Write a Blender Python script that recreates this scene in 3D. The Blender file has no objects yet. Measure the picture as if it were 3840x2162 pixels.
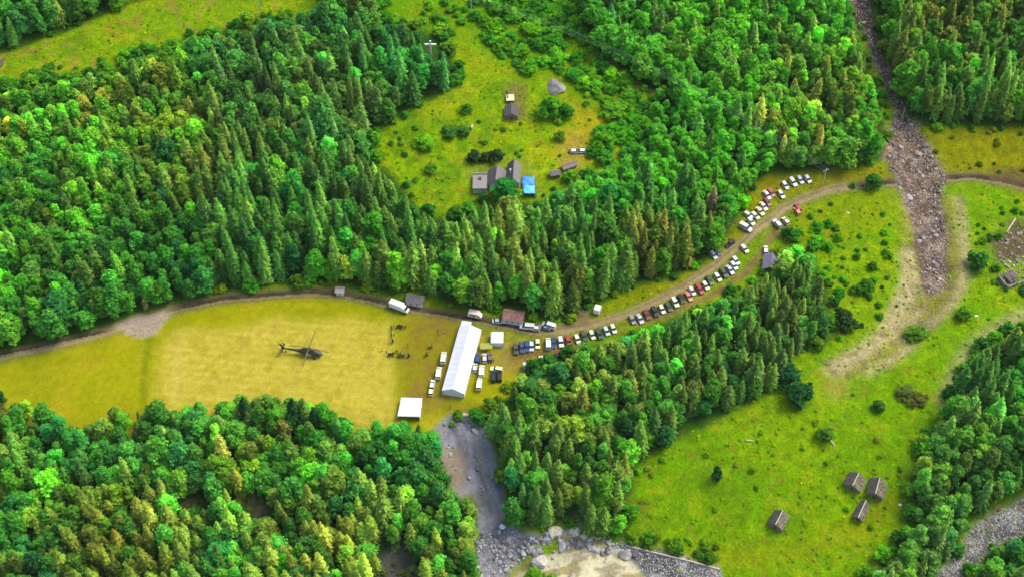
import bpy, math, random
import numpy as np
from mathutils import Vector
random.seed(7); rng = np.random.RandomState(11)
R = math.radians
SC = bpy.context.scene; COL = SC.collection

# ---------------------------------------------------------------- camera, world, sun, exposure
F, DEP, DIST = 5500.0, R(50), 550.0          # focal length in photo pixels (3840 wide), depression, distance to the aim point
CAM = np.array([0.0, -DIST*math.cos(DEP), DIST*math.sin(DEP)])
cd = bpy.data.cameras.new('camera'); cam = bpy.data.objects.new('camera', cd); COL.objects.link(cam)
cam.location = CAM; cam.rotation_euler = (R(90)-DEP, 0, 0)
cd.sensor_width = 36; cd.lens = F/3840*36; cd.clip_start = 5; cd.clip_end = 9000
SC.camera = cam
SUN_EL, SUN_AZ = R(52), R(62)                # azimuth clockwise from +y (away from the camera): sun stands to the right, a little beyond
sdir = Vector((math.sin(SUN_AZ)*math.cos(SUN_EL), math.cos(SUN_AZ)*math.cos(SUN_EL), math.sin(SUN_EL)))
sl = bpy.data.lights.new('sun', 'SUN'); sl.energy = 1.25; sl.angle = R(28); sl.color = (1.0, 0.95, 0.86)
so = bpy.data.objects.new('sun', sl); COL.objects.link(so); so.rotation_euler = sdir.to_track_quat('Z', 'Y').to_euler()
W = bpy.data.worlds.new('World'); SC.world = W; W.use_nodes = True
nt = W.node_tree; bg = nt.nodes['Background']; sk = nt.nodes.new('ShaderNodeTexSky'); sk.sky_type = 'NISHITA'
sk.sun_disc = False; sk.sun_elevation = SUN_EL; sk.sun_rotation = SUN_AZ; sk.air_density = 1.0; sk.dust_density = 3.0
nt.links.new(sk.outputs[0], bg.inputs[0]); bg.inputs[1].default_value = 0.15
SC.view_settings.view_transform = 'Standard'; SC.view_settings.look = 'None'; SC.view_settings.gamma = 1
SC.view_settings.exposure = 0.97
SC.cycles.max_bounces = 6; SC.cycles.diffuse_bounces = 4; SC.cycles.volume_bounces = 0; SC.cycles.transparent_max_bounces = 4

# ---------------------------------------------------------------- noise, terrain and the map from photo to place
_lat = rng.rand(8, 256, 256)
def vnoise(x, y, s, k=0):
    x = np.asarray(x, float)/s+37.3*k; y = np.asarray(y, float)/s+11.9*k
    xi = np.floor(x).astype(int); yi = np.floor(y).astype(int); fx = x-xi; fy = y-yi
    fx = fx*fx*(3-2*fx); fy = fy*fy*(3-2*fy); L = _lat[k % 8]
    a = L[xi & 255, yi & 255]; b = L[(xi+1) & 255, yi & 255]; c = L[xi & 255, (yi+1) & 255]; d = L[(xi+1) & 255, (yi+1) & 255]
    return (a*(1-fx)+b*fx)*(1-fy)+(c*(1-fx)+d*fx)*fy
def fbm(x, y, s, k=0, o=4):
    t = 0; a = 1; n = 0
    for i in range(o): t = t+a*vnoise(x, y, s/2**i, (k+i*3) % 8); n += a; a *= .55
    return t/n
def sstep(t): t = np.clip(t, 0, 1); return t*t*(3-2*t)
def h0(x, y):
    x = np.asarray(x, float); y = np.asarray(y, float)
    t = (y-.26*x-22)/14
    rise = .15*14*np.where(t > 20, t, np.log1p(np.exp(np.clip(t, -30, 20))))
    rise = np.minimum(rise, 60)
    drop = 12*sstep((-52-y)/65)
    rough = sstep((np.abs(y+15)-22)/30+np.clip((x-10)/40, 0, 1))
    return rise-drop+rough*(1.6*(fbm(x, y, 45, 1, 2)-.5)+.5*(vnoise(x, y, 7, 2)-.5))
_channels = []                              # (world polyline, half width, depth)
def h(x, y):
    z = h0(x, y); x = np.asarray(x, float); y = np.asarray(y, float)
    for pl, hw, dp in _channels:
        d = np.full(x.shape, 1e9)
        for (ax, ay), (bx, by) in zip(pl[:-1], pl[1:]):
            t = np.clip(((x-ax)*(bx-ax)+(y-ay)*(by-ay))/((bx-ax)**2+(by-ay)**2), 0, 1)
            d = np.minimum(d, np.hypot(x-ax-t*(bx-ax), y-ay-t*(by-ay)))
        z = z-dp*(1-sstep((d-hw*.45)/(hw*.9)))
    return z
sD, cD = math.sin(DEP), math.cos(DEP)
def P(px, py, dz=0.0, hf=None):
    """photo pixel (3840 wide) -> point on the terrain, DZ above it"""
    hf = hf or h
    a = (px-1920)/F; b = (1081-py)/F
    d = np.array([a, cD+b*sD, -sD+b*cD]); z = dz; t = 0
    for _ in range(14):
        t = (z-CAM[2])/d[2]; p = CAM+d*t; z = .3*z+.7*(float(hf(p[0], p[1]))+dz)
    return Vector((p[0], p[1], float(hf(p[0], p[1]))+dz))
KD = 3840/2576
def Q(dx, dy, dz=0.0, hf=None): return P(dx*KD, dy*KD, dz, hf)
def proj(x, y, z):
    rx = x-CAM[0]; ry = y-CAM[1]; rz = z-CAM[2]
    zz = ry*cD-rz*sD; uu = ry*sD+rz*cD
    return (1920+F*rx/zz)/KD, (1081-F*uu/zz)/KD       # in display pixels (2576 wide)
for pts, hw, dp in (([(2160,-60),(2215,180),(2262,290),(2300,400),(2320,480),(2345,600),(2350,720),(2260,840)], 7, 1.8),
                    ([(1150,1070),(1200,1150),(1230,1250),(1240,1330),(1270,1420)], 9, 2.5),
                    ([(1230,1470),(1330,1410),(1450,1380),(1560,1410),(1640,1470)], 12, 2.0),
                    ([(2640,1270),(2520,1320),(2430,1390),(2360,1470)], 9, 2.0)):
    _channels.append(([tuple(Q(a, b, 0, h0)[:2]) for a, b in pts], hw, dp))

def inpoly(px, py, poly):
    r = np.zeros(np.shape(px), bool); n = len(poly)
    for i in range(n):
        x1, y1 = poly[i]; x2, y2 = poly[(i+1) % n]
        if y1 == y2: continue
        r ^= ((y1 > py) != (y2 > py)) & (px < (x2-x1)*(py-y1)/(y2-y1)+x1)
    return r
def seg_dist(px, py, pl):
    d = np.full(np.shape(px), 1e9)
    for (ax, ay), (bx, by) in zip(pl[:-1], pl[1:]):
        t = np.clip(((px-ax)*(bx-ax)+(py-ay)*(by-ay))/((bx-ax)**2+(by-ay)**2), 0, 1)
        d = np.minimum(d, np.hypot(px-ax-t*(bx-ax), (py-ay-t*(by-ay))*1.3))
    return d
def lin(c, k=.62):
    return np.array([(v/255/12.92 if v/255 <= .04045 else ((v/255+.055)/1.055)**2.4)*k for v in c])

# outlines of the woods
F1 = [(-60,235),(60,215),(230,190),(330,150),(480,100),(640,60),(760,40),(870,-60),(930,-60),(960,60),(1060,70),(1110,95),(1150,180),(1120,225),(1050,260),(980,310),(925,335),(935,400),(985,440),(1035,490),
      (1060,530),(1150,550),(1200,515),(1290,495),(1350,505),(1425,462),(1500,436),(1560,405),(1612,350),(1632,290),(1640,230),(1560,170),(1500,120),(1460,60),(1440,-60),(2130,-60),(2150,60),(2180,150),(2205,230),(2228,300),
      (2232,400),(2100,420),(1990,430),(1920,440),(1890,470),(1870,520),(1840,580),(1800,620),(1770,650),(1690,690),(1600,710),(1500,755),(1430,795),(1340,788),(1300,765),(1200,775),(1110,755),(1060,730),(930,722),(830,705),(700,705),(560,728),(440,760),(370,770),(320,790),(250,828),(180,850),(60,870),(-60,890)]
F2 = [(-60,-60),(330,-60),(300,10),(160,70),(50,112),(-60,140)]
F3 = [(1462,872),(1560,850),(1700,792),(1850,745),(1895,700),(1925,690),(1960,655),(1990,600),(2050,640),(2070,700),(2090,780),(2080,850),(2000,880),(1960,960),(1900,1000),(1780,1060),(1690,1100),(1600,1170),(1580,1240),(1580,1360),(1490,1345),(1440,1320),(1360,1320),(1275,1320),
      (1260,1180),(1235,1090),(1205,1045),(1290,985),(1300,945),(1380,915),(1440,895)]
F4 = [(2185,-60),(2640,-60),(2640,300),(2480,322),(2400,308),(2335,318),(2290,290),(2245,220),(2215,110)]
F5 = [(-60,970),(0,985),(40,1015),(110,1018),(180,1058),(240,1065),(250,1030),(330,1030),(400,1025),(480,1015),(560,1005),(620,985),(650,1000),(745,1000),(800,1015),(870,1040),(900,1065),(1000,1050),(1060,1068),(1095,1080),(1110,1130),(1100,1190),(1150,1245),(1190,1262),(1210,1300),(1212,1360),(1200,1460),(1190,1520),(-60,1520)]
F6 = [(2640,790),(2560,830),(2480,870),(2430,920),(2400,980),(2370,1050),(2330,1120),(2300,1180),(2295,1240),(2300,1330),(2240,1390),(2190,1450),(2190,1520),(2320,1520),(2330,1460),(2390,1390),(2440,1310),(2520,1265),(2640,1200)]
F7 = [(2430,1520),(2450,1440),(2480,1395),(2530,1365),(2640,1350),(2640,1520)]
GAPS = [[(450,1262),(490,1248),(520,1262),(495,1278),(460,1278)], [(595,1250),(640,1235),(672,1262),(650,1296),(606,1288)], [(945,1460),(965,1390),(1000,1360),(1050,1395),(1060,1520),(940,1520)],
        [(1405,1325),(1440,1300),(1470,1325),(1440,1345)], [(1062,112),(1104,112),(1104,132),(1092,142),(1074,142),(1062,132)]]
WOODS = [F1, F2, F3, F4, F5, F6, F7]

# ---------------------------------------------------------------- terrain grid with the colour of what grows or lies there
def axis(a, b, s, far, n=26):
    f = np.arange(a, b+1e-6, s); g = np.geomspace(s*2, far, n).cumsum()
    return np.concatenate([(a-g)[::-1], f, b+g])
GX = axis(-262, 262, .62, 260); GY = axis(-150, 262, .62, 260)
X, Y = np.meshgrid(GX, GY, indexing='ij'); Z = h(X, Y)
PX, PY = proj(X, Y, Z)
bad = (Y < CAM[1]+60); PX = np.where(bad, 300, PX); PY = np.where(bad, 1430, PY)
PX = np.clip(PX, -50, 2626); PY = np.clip(PY, -50, 1510)
def blur(m, n=2, it=2):
    m = m.astype(float)
    for _ in range(it):
        for ax in (0, 1):
            c = np.cumsum(np.pad(m, [(n+1, n) if i == ax else (0, 0) for i in (0, 1)], mode='edge'), axis=ax)
            m = (np.take(c, range(2*n+1, c.shape[ax]), ax)-np.take(c, range(0, c.shape[ax]-2*n-1), ax))/(2*n+1)
    return m
wob = 17
JX = PX+wob*(fbm(X, Y, 9, 3, 3)-.5)*1.6; JY = PY+wob*(fbm(X, Y, 9, 5, 3)-.5)*1.3
def mask(poly, n=2): return blur(inpoly(JX, JY, poly), n)
def line(pl, w, n=1): return blur(seg_dist(JX*.35+PX*.65, JY*.35+PY*.65, pl) < w, n)
C = np.zeros(X.shape+(3,))
def paint(m, c, k=.62):
    global C
    c = lin(c, k) if isinstance(c, tuple) else c
    C = C*(1-m[..., None])+c*m[..., None]
n1 = fbm(X, Y, 26, 0); n2 = fbm(X, Y, 9, 2); n3 = fbm(X, Y, 3.2, 4, 3); n4 = fbm(X, Y, 14, 6)
C[:] = lin((120, 170, 0))
paint(sstep((n1-.46)*5)*.5, (148, 180, 0)); paint(sstep((n4-.55)*6)*.6, (112, 156, 6)); paint(sstep((n2-.66)*7)*.4, (168, 168, 14)); paint(sstep((n3-.56)*8)*.5, (112, 146, 8)); paint(sstep((.42-n3)*8)*.4, (178, 186, 20)); paint(sstep((fbm(X, Y, 4, 6, 2)-.74)*12)*.5, (150, 126, 40))
# top-left meadow and the clearing round the farmstead: yellower with dry patches
tl = mask([(-60,110),(60,110),(170,70),(310,10),(340,-60),(880,-60),(840,40),(640,70),(480,110),(330,160),(230,200),(60,225),(-60,235)], 3)
paint(tl*.8, (136, 172, 2)); paint(tl*sstep((n2-.52)*6)*.6, (164, 176, 12)); paint(tl*sstep((n4-.60)*8)*.5, (168, 150, 40)); paint(tl*sstep((n3-.54)*7)*.55, (100, 150, 8)); paint(tl*sstep((fbm(X, Y, 4, 7, 2)-.62)*10)*.6, (170, 140, 60))
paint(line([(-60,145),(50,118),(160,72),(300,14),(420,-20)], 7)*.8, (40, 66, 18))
cl = mask([(930,330),(1060,260),(1150,200),(1330,190),(1450,225),(1640,235),(1640,310),(1600,400),(1520,440),(1420,450),(1350,500),(1190,520),(1060,530),(1040,470),(980,430)], 4)
paint(cl*.85, (142, 178, 0)); paint(cl*sstep((n2-.5)*5)*.55, (182, 184, 10)); paint(cl*sstep((n4-.50)*7)*.6, (110, 160, 6)); paint(cl*sstep((n3-.6)*7)*.4, (176, 156, 46)); paint(cl*sstep((fbm(X, Y, 5, 7, 2)-.58)*10)*.6, (96, 146, 10))
paint(mask([(1330,310),(1480,260),(1600,260),(1600,330),(1480,410),(1380,390)], 4)*sstep((n2-.38)*5)*.7, (196, 178, 24))
tc = mask([(880,-60),(1450,-60),(1480,80),(1330,190),(1150,150),(960,60)], 4); paint(tc*.8, (106, 164, 4)); paint(tc*sstep((n2-.5)*6)*.5, (150, 166, 12))
paint(mask([(1150,90),(1250,150),(1330,190),(1150,200),(1110,150)], 3)*.7, (156, 172, 6))
ry = mask([(2310,330),(2640,290),(2640,460),(2380,440),(2340,380)], 3); paint(ry*.85, (152, 148, 8)); paint(ry*sstep((n3-.52)*6)*.5, (120, 124, 12))
paint(mask([(1890,440),(2230,410),(2240,460),(1900,490)], 2)*.8, (158, 150, 20))
paint(mask([(1470,800),(1600,715),(1780,650),(1760,700),(1640,750),(1500,800)], 2)*.9, (150, 158, 4))
paint(mask([(1780,650),(1860,520),(1900,450),(2050,440),(1960,520),(1880,590)], 3)*.7, (160, 150, 16))
paint(mask([(1930,590),(2060,500),(2240,480),(2260,560),(2000,640)], 4)*.5, (150, 158, 6))
# woods floor
wf = np.zeros(X.shape)
for w in WOODS: wf = np.maximum(wf, blur(inpoly(JX, JY-6, w), 2))
wf2 = wf*sstep((fbm(X, Y, 5, 1, 3)-.12)*8)
paint(wf2, (58, 104, 26)); paint(wf*sstep((n3-.55)*7)*.5, (86, 84, 44))
# mown field in front of the road
fld = [(-60,915),(0,910),(150,872),(290,828),(350,848),(400,815),(450,785),(560,762),(700,746),(830,748),(1000,782),(1130,802),(1185,815),(1290,930),(1300,990),(1200,1045),(1140,1048),(1100,1075),(1000,1120),(600,1120),(0,1110),(-60,1100)]
fm = mask(fld, 1); paint(fm, (170, 170, 8)); paint(fm*sstep((n4-.5)*6)*.5, (150, 158, 6)); paint(fm*sstep((n2-.55)*6)*.5, (190, 178, 26))
stripes = .5+.5*np.sin(Y*1.9+5*(n1-.5)+.2*X)
hay = mask([(412,850),(450,822),(560,826),(700,800),(800,806),(880,800),(985,828),(975,870),(985,920),(975,1000),(1010,1065),(600,1100),(392,1100),(392,960)], 3)
paint(hay*.92, (204, 190, 58)); paint(hay*stripes*.4, (226, 204, 96)); paint(hay*sstep((n3-.5)*6)*.55, (184, 168, 40)); paint(hay*sstep((n2-.60)*6)*.3, (196, 164, 76))
paint(mask([(300,860),(360,860),(345,1080),(60,1080),(90,960),(230,900)], 5)*sstep((n2-.42)*6)*.5, (186, 170, 30))
paint(line([(462,835),(452,900),(440,1010)], 5, 2)*.6, (226, 208, 110)); paint(line([(975,800),(985,900),(975,1010)], 5, 2)*.6, (220, 204, 96)); paint(line([(376,845),(362,930),(358,1050)], 7)*.75, (118, 134, 8))
tr = mask([(1025,795),(1110,808),(1165,830),(1130,1000),(1060,1050),(1025,1010),(1005,900)], 4)
paint(tr*.9, (150, 134, 32)); paint(tr*sstep((n2-.46)*6)*.7, (150, 122, 56)); paint(tr*sstep((n3-.55)*6)*.6, (150, 152, 18))
pk = mask([(1200,830),(1290,845),(1420,840),(1460,870),(1440,905),(1330,925),(1300,950),(1260,930),(1200,900)], 3)
paint(pk*.8, (164, 140, 66)); paint(pk*sstep((n3-.5)*6)*.6, (176, 164, 24))
paint(mask([(1130,1035),(1200,1020),(1190,1050),(1130,1060)], 3)*.8, (178, 150, 54))
paint(line([(1290,905),(1360,885),(1450,878)], 11)*.75, (140, 104, 58))
# road, track, pull-in
road = [(-60,905),(0,895),(100,873),(200,852),(290,828),(400,790),(470,768),(560,750),(700,738),(800,735),(880,742),(950,757),(1000,768),(1060,780),(1140,795),(1200,803),(1280,818),(1340,830),(1420,830),(1500,812),(1580,790),(1650,755),(1720,720),(1800,665),(1860,615),(1900,580),(1930,560),(1970,525),(2020,500),(2080,478),(2150,465),(2230,462),(2300,460),(2380,445),(2450,445),(2520,455),(2580,470),(2640,482)]
rd = line(road, 12); verge = line(road, 20, 2); paint(verge*.6, (136, 124, 48))
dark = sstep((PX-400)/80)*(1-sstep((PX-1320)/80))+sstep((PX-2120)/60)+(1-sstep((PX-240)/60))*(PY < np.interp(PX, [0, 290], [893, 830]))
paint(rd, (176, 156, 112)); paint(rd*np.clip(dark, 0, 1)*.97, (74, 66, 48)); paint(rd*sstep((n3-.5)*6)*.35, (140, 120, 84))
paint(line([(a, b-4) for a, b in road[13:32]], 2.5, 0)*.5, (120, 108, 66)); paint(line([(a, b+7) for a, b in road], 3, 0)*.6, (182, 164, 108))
pull = mask([(286,822),(330,800),(350,780),(372,792),(436,788),(395,828),(352,850),(312,840)], 1); paint(pull, (196, 176, 150)); paint(pull*sstep((n3-.5)*6)*.4, (170, 150, 124))
tk = line([(1975,560),(1935,600),(1912,640),(1880,680),(1830,720),(1780,748),(1690,785),(1600,812)], 10); paint(tk*.85, (152, 122, 76)); paint(tk*sstep((n3-.48)*6)*.6, (120, 92, 58))
paint(line([(1330,865),(1450,850),(1560,818),(1650,780),(1750,735),(1830,690)], 16, 2)*.5, (146, 140, 50))
brn = mask([(1405,828),(1425,795),(1462,765),(1490,790),(1480,820)], 1); paint(brn*.9, (146, 126, 88)); paint(brn*sstep((n3-.5)*6)*.6, (116, 98, 72))
# debris channel on the right
ch = [(2125,-60),(2182,-60),(2195,60),(2222,150),(2250,215),(2285,290),(2330,350),(2352,400),(2378,440),(2368,500),(2374,560),(2384,640),(2376,700),(2356,735),(2338,740),(2322,712),(2312,640),(2298,590),(2280,530),(2258,480),(2233,400),(2236,340),(2250,280),(2226,225),(2198,170),(2178,100),(2148,30)]
J2 = 40; cm = blur(inpoly(PX+J2*(fbm(X, Y, 6, 2, 3)-.5), PY+J2*(fbm(X, Y, 6, 4, 3)-.5), ch), 2); tan_ = mask([(2255,480),(2400,480),(2428,600),(2425,720),(2380,790),(2330,850),(2260,900),(2180,935),(2100,950),(2078,925),(2100,895),(2190,862),(2245,810),(2270,740),(2290,680)], 3)
paint(tan_*.7, (166, 152, 74)); paint(tan_*sstep((n2-.52)*7)*.5, (150, 150, 30)); paint(tan_*sstep((n3-.56)*7)*.6, (130, 110, 66))
for pl_, w_ in (([(2285,640),(2290,700),(2270,765),(2235,830),(2170,882),(2098,925)], 24), ([(2412,500),(2426,580),(2426,700),(2392,770),(2332,822),(2282,880),(2180,938)], 10), ([(2240,850),(2300,800),(2330,760)], 8)):
    l_ = line(pl_, w_, 2); paint(l_*.92, (198, 182, 128)); paint(l_*sstep((n3-.54)*8)*.6, (150, 132, 84))
paint(mask([(2270,820),(2330,815),(2350,840),(2300,870)], 2)*.9, (112, 138, 14)); paint(mask([(2330,740),(2390,745),(2370,790),(2320,800)], 2)*.7, (140, 140, 20))
paint(cm, (146, 122, 96)); paint(cm*(1-sstep((PY-260)/60)), (106, 84, 70)); paint(cm*sstep((PY-560)/60), (122, 102, 78)); paint(cm*sstep((n3-.5)*9)*.7, (94, 76, 58)); paint(cm*sstep((.44-n3)*9)*.7, (186, 162, 132)); paint(cm*sstep((fbm(X, Y, 12, 7, 3)-.55)*9)*.6, (92, 74, 60))
paint(line([(2640,765),(2560,795),(2490,835),(2435,885),(2400,945),(2375,1010)], 15, 3)*.95, (184, 176, 116)); paint(mask([(2060,960),(2120,940),(2140,990),(2090,1010)], 3)*.6, (170, 150, 70))
paint(line([(1600,1420),(1800,1400),(2000,1390),(2160,1340),(2240,1250)], 22, 5)*.6, (172, 160, 14)); paint(mask([(2290,1190),(2330,1200),(2300,1330),(2270,1320)], 3)*.5, (140, 140, 90))
paint(mask([(2210,1400),(2300,1380),(2330,1470),(2150,1510)], 4)*.7, (120, 128, 50))
# scree, river, gravel
scr = [(1092,1078),(1130,1052),(1170,1042),(1215,1072),(1246,1140),(1262,1220),(1272,1300),(1300,1332),(1362,1350),(1330,1392),(1290,1424),(1262,1470),(1200,1520),(1205,1430),(1207,1360),(1200,1290),(1160,1250),(1128,1200),(1098,1130)]
sc = mask(scr, 1); paint(sc, (164, 162, 168)); paint(sc*sstep((n3-.5)*6)*.45, (118, 116, 122)); paint(sc*sstep((fbm(X+.25*Y, Y*.16, 3.2, 2, 3)-.5)*9)*.6, (104, 102, 112)); paint(sc*sstep((.44-fbm(X+.25*Y, Y*.16, 4.5, 5, 3))*9)*.5, (186, 182, 172)); paint(line([(1258,1180),(1264,1250),(1266,1320)], 6, 1)*sc*.8, (74, 72, 80)); paint(line([(1180,1075),(1198,1150),(1212,1240),(1232,1330)], 4, 1)*sc*.5, (96, 92, 104)); paint(line([(1142,1062),(1124,1105)], 3, 1)*.8, (70, 66, 60)); paint(sc*sstep((fbm(X, Y, 8, 1, 3)-.56)*9)*.5, (132, 132, 112)); paint(sc*(1-sstep((PX-1150)/30))*sstep((PY-1110)/30)*.7, (168, 148, 116)); paint(sc*sstep((n2-.54)*8)*sstep((PY-1180)/60)*(1-sstep((PY-1260)/40)), (140, 146, 84))
paint(sc*sstep((PY-1330)/30)*sstep((.5-n3)*8)*.7, (186, 176, 140))
riv = [(1225,1520),(1262,1470),(1300,1432),(1340,1404),(1402,1382),(1412,1335),(1432,1318),(1462,1335),(1480,1352),(1545,1375),(1600,1410),(1645,1470),(1650,1520)]
rm = mask(riv, 1); paint(rm, (184, 166, 92)); foam = sstep((fbm(X*.5+Y*.4, Y*1.8-X*.5, 6, 3, 4)-.44)*10); paint(rm*foam, (232, 222, 172)); paint(rm*sstep((.42-n2)*10)*.8, (164, 142, 80)); paint(rm*sstep((fbm(X-.4*Y, Y*2, 4, 6, 3)-.58)*12)*.7, (158, 138, 92))
grv = mask([(1535,1378),(1570,1365),(1640,1378),(1730,1402),(1812,1428),(1835,1520),(1650,1520),(1640,1465),(1600,1408)], 1); paint(grv, (142, 136, 124)); paint(grv*sstep((n3-.52)*12)*.8, (92, 88, 84)); paint(grv*sstep((.45-n3)*12)*.7, (202, 196, 184))
bed = mask([(2640,1215),(2540,1270),(2455,1320),(2410,1385),(2350,1450),(2310,1520),(2430,1520),(2450,1440),(2485,1392),(2540,1360),(2640,1345)], 1)
paint(bed, (142, 138, 128)); paint(bed*sstep((n3-.52)*12)*.8, (98, 96, 94)); paint(bed*sstep((.45-n3)*12)*.7, (196, 190, 172))
for g, c in ((GAPS[0], (176, 156, 104)), (GAPS[1], (172, 150, 118)), (GAPS[2], (112, 104, 100)), (GAPS[3], (196, 180, 140))): paint(mask(g, 2)*.9, c)
paint(mask([(2480,430),(2640,420),(2640,470),(2500,460)], 2)*.7, (110, 84, 56)); paint(mask([(2490,600),(2540,560),(2640,530),(2640,715),(2510,700)], 3)*sstep((n2-.30)*7)*.9, (112, 88, 68))
paint(mask([(1275,205),(1320,210),(1330,300),(1275,290)], 2)*.7, (142, 116, 66)); paint(mask([(1400,350),(1470,330),(1480,380),(1450,430),(1410,430)], 3)*.6, (186, 150, 70))
paint(line([(1530,150),(1570,190),(1600,220),(1650,232)], 6)*.8, (190, 160, 80)); paint(mask([(1170,420),(1330,410),(1370,490),(1190,500)], 2)*.5, (150, 150, 60))

Z = Z+rm*(.9*(fbm(X*.6+Y*.4, Y*1.6-X*.4, 5, 3, 3)-.5))
kind = np.zeros(X.shape, int)
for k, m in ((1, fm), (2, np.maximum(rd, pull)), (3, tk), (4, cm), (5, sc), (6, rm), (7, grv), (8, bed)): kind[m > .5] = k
NX, NY = X.shape
fine = (X > -262) & (X < 262) & (Y > -150) & (Y < 262); kind[~fine] = np.where(kind[~fine] == 6, 0, kind[~fine])*0
I = (np.arange(NX-1)[:, None]*NY+np.arange(NY-1)[None, :])
quads = np.stack([I, I+NY, I+NY+1, I+1], -1).reshape(-1, 4)
fk = kind[:-1, :-1].reshape(-1)
V = np.stack([X, Y, Z], -1).reshape(-1, 3); VC = np.concatenate([C, np.ones(C.shape[:2]+(1,))], -1).reshape(-1, 4)

# ---------------------------------------------------------------- materials
def nodes(name):
    m = bpy.data.materials.new(name); m.use_nodes = True; t = m.node_tree; return m, t, t.nodes['Principled BSDF']
def N(t, typ, **kw):
    n = t.nodes.new(typ)
    for k, v in kw.items(): setattr(n, k, v)
    return n
def ground_mat(name, rough=.95, bump=.6, scale=1.6, spec=.04, amp=.35, vor=0):
    m, t, b = nodes(name); L = t.links
    at = N(t, 'ShaderNodeVertexColor', layer_name='tone'); tc = N(t, 'ShaderNodeNewGeometry')
    n = N(t, 'ShaderNodeTexNoise'); n.inputs['Scale'].default_value = scale; n.inputs['Detail'].default_value = 5; n.inputs['Roughness'].default_value = .7; L.new(tc.outputs['Position'], n.inputs['Vector'])
    n2_ = N(t, 'ShaderNodeTexNoise'); n2_.inputs['Scale'].default_value = scale*.28; n2_.inputs['Detail'].default_value = 3; L.new(tc.outputs['Position'], n2_.inputs['Vector'])
    mr = N(t, 'ShaderNodeMapRange'); mr.inputs[1].default_value = .3; mr.inputs[2].default_value = .7; mr.inputs[3].default_value = 1-amp; mr.inputs[4].default_value = 1+amp; L.new(n.outputs[0], mr.inputs[0])
    mr2 = N(t, 'ShaderNodeMapRange'); mr2.inputs[1].default_value = .3; mr2.inputs[2].default_value = .7; mr2.inputs[3].default_value = 1-amp*.5; mr2.inputs[4].default_value = 1+amp*.5; L.new(n2_.outputs[0], mr2.inputs[0])
    mu = N(t, 'ShaderNodeMath', operation='MULTIPLY'); L.new(mr.outputs[0], mu.inputs[0]); L.new(mr2.outputs[0], mu.inputs[1]); val = mu.outputs[0]; hsrc = n.outputs[0]
    if vor:
        v = N(t, 'ShaderNodeTexVoronoi'); v.inputs['Scale'].default_value = vor; L.new(tc.outputs['Position'], v.inputs['Vector'])
        sp = N(t, 'ShaderNodeSeparateColor'); L.new(v.outputs['Color'], sp.inputs[0]); mv = N(t, 'ShaderNodeMapRange'); mv.inputs[3].default_value = .55; mv.inputs[4].default_value = 1.45; L.new(sp.outputs[0], mv.inputs[0])
        m3 = N(t, 'ShaderNodeMath', operation='MULTIPLY'); L.new(val, m3.inputs[0]); L.new(mv.outputs[0], m3.inputs[1]); val = m3.outputs[0]; hsrc = v.outputs['Distance']
    mx = N(t, 'ShaderNodeVectorMath', operation='SCALE'); L.new(at.outputs[0], mx.inputs[0]); L.new(val, mx.inputs['Scale']); L.new(mx.outputs[0], b.inputs['Base Color'])
    bp = N(t, 'ShaderNodeBump'); bp.inputs['Distance'].default_value = bump; bp.inputs['Strength'].default_value = .8; L.new(hsrc, bp.inputs['Height']); L.new(bp.outputs[0], b.inputs['Normal'])
    b.inputs['Roughness'].default_value = rough; b.inputs['Specular IOR Level'].default_value = spec
    return m
MG = ground_mat('meadow_soil', bump=.5, scale=1.1, amp=.38)
MF = ground_mat('mown_grass', bump=.2, scale=1.5, amp=.22)
MR = ground_mat('packed_dirt', bump=.15, scale=1.2, amp=.25)
MS = ground_mat('loose_stone', bump=.35, scale=1.0, amp=.3, vor=1.7)
MSC = ground_mat('fine_scree', bump=.15, scale=.9, amp=.22)
MW = ground_mat('muddy_water', rough=.3, bump=.7, scale=.6, amp=.15, spec=.5)
def tag(o, label=None, cat=None, group=None, kind=None):
    for k, v in (('label', label), ('category', cat), ('group', group), ('kind', kind)):
        if v: o[k] = v
    return o
def grid_obj(name, sel, m):
    q = quads[sel]; u, inv = np.unique(q, return_inverse=True); q = inv.reshape(-1, 4)
    me = bpy.data.meshes.new(name); me.vertices.add(len(u)); me.vertices.foreach_set('co', V[u].astype(np.float32).ravel())
    me.loops.add(q.size); me.loops.foreach_set('vertex_index', q.astype(np.int32).ravel())
    me.polygons.add(len(q)); me.polygons.foreach_set('loop_start', np.arange(0, q.size, 4, dtype=np.int32)); me.polygons.foreach_set('loop_total', np.full(len(q), 4, np.int32))
    me.update(calc_edges=True); me.polygons.foreach_set('use_smooth', np.ones(len(q), bool))
    a = me.color_attributes.new('tone', 'FLOAT_COLOR', 'POINT'); a.data.foreach_set('color', VC[u].astype(np.float32).ravel())
    me.materials.append(m); o = bpy.data.objects.new(name, me); COL.objects.link(o); o['kind'] = 'structure'; return o
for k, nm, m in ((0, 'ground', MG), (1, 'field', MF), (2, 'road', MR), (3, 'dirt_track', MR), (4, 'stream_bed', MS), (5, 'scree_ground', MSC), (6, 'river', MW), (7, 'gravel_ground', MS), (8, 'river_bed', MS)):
    grid_obj(nm, fk == k, m)

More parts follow.
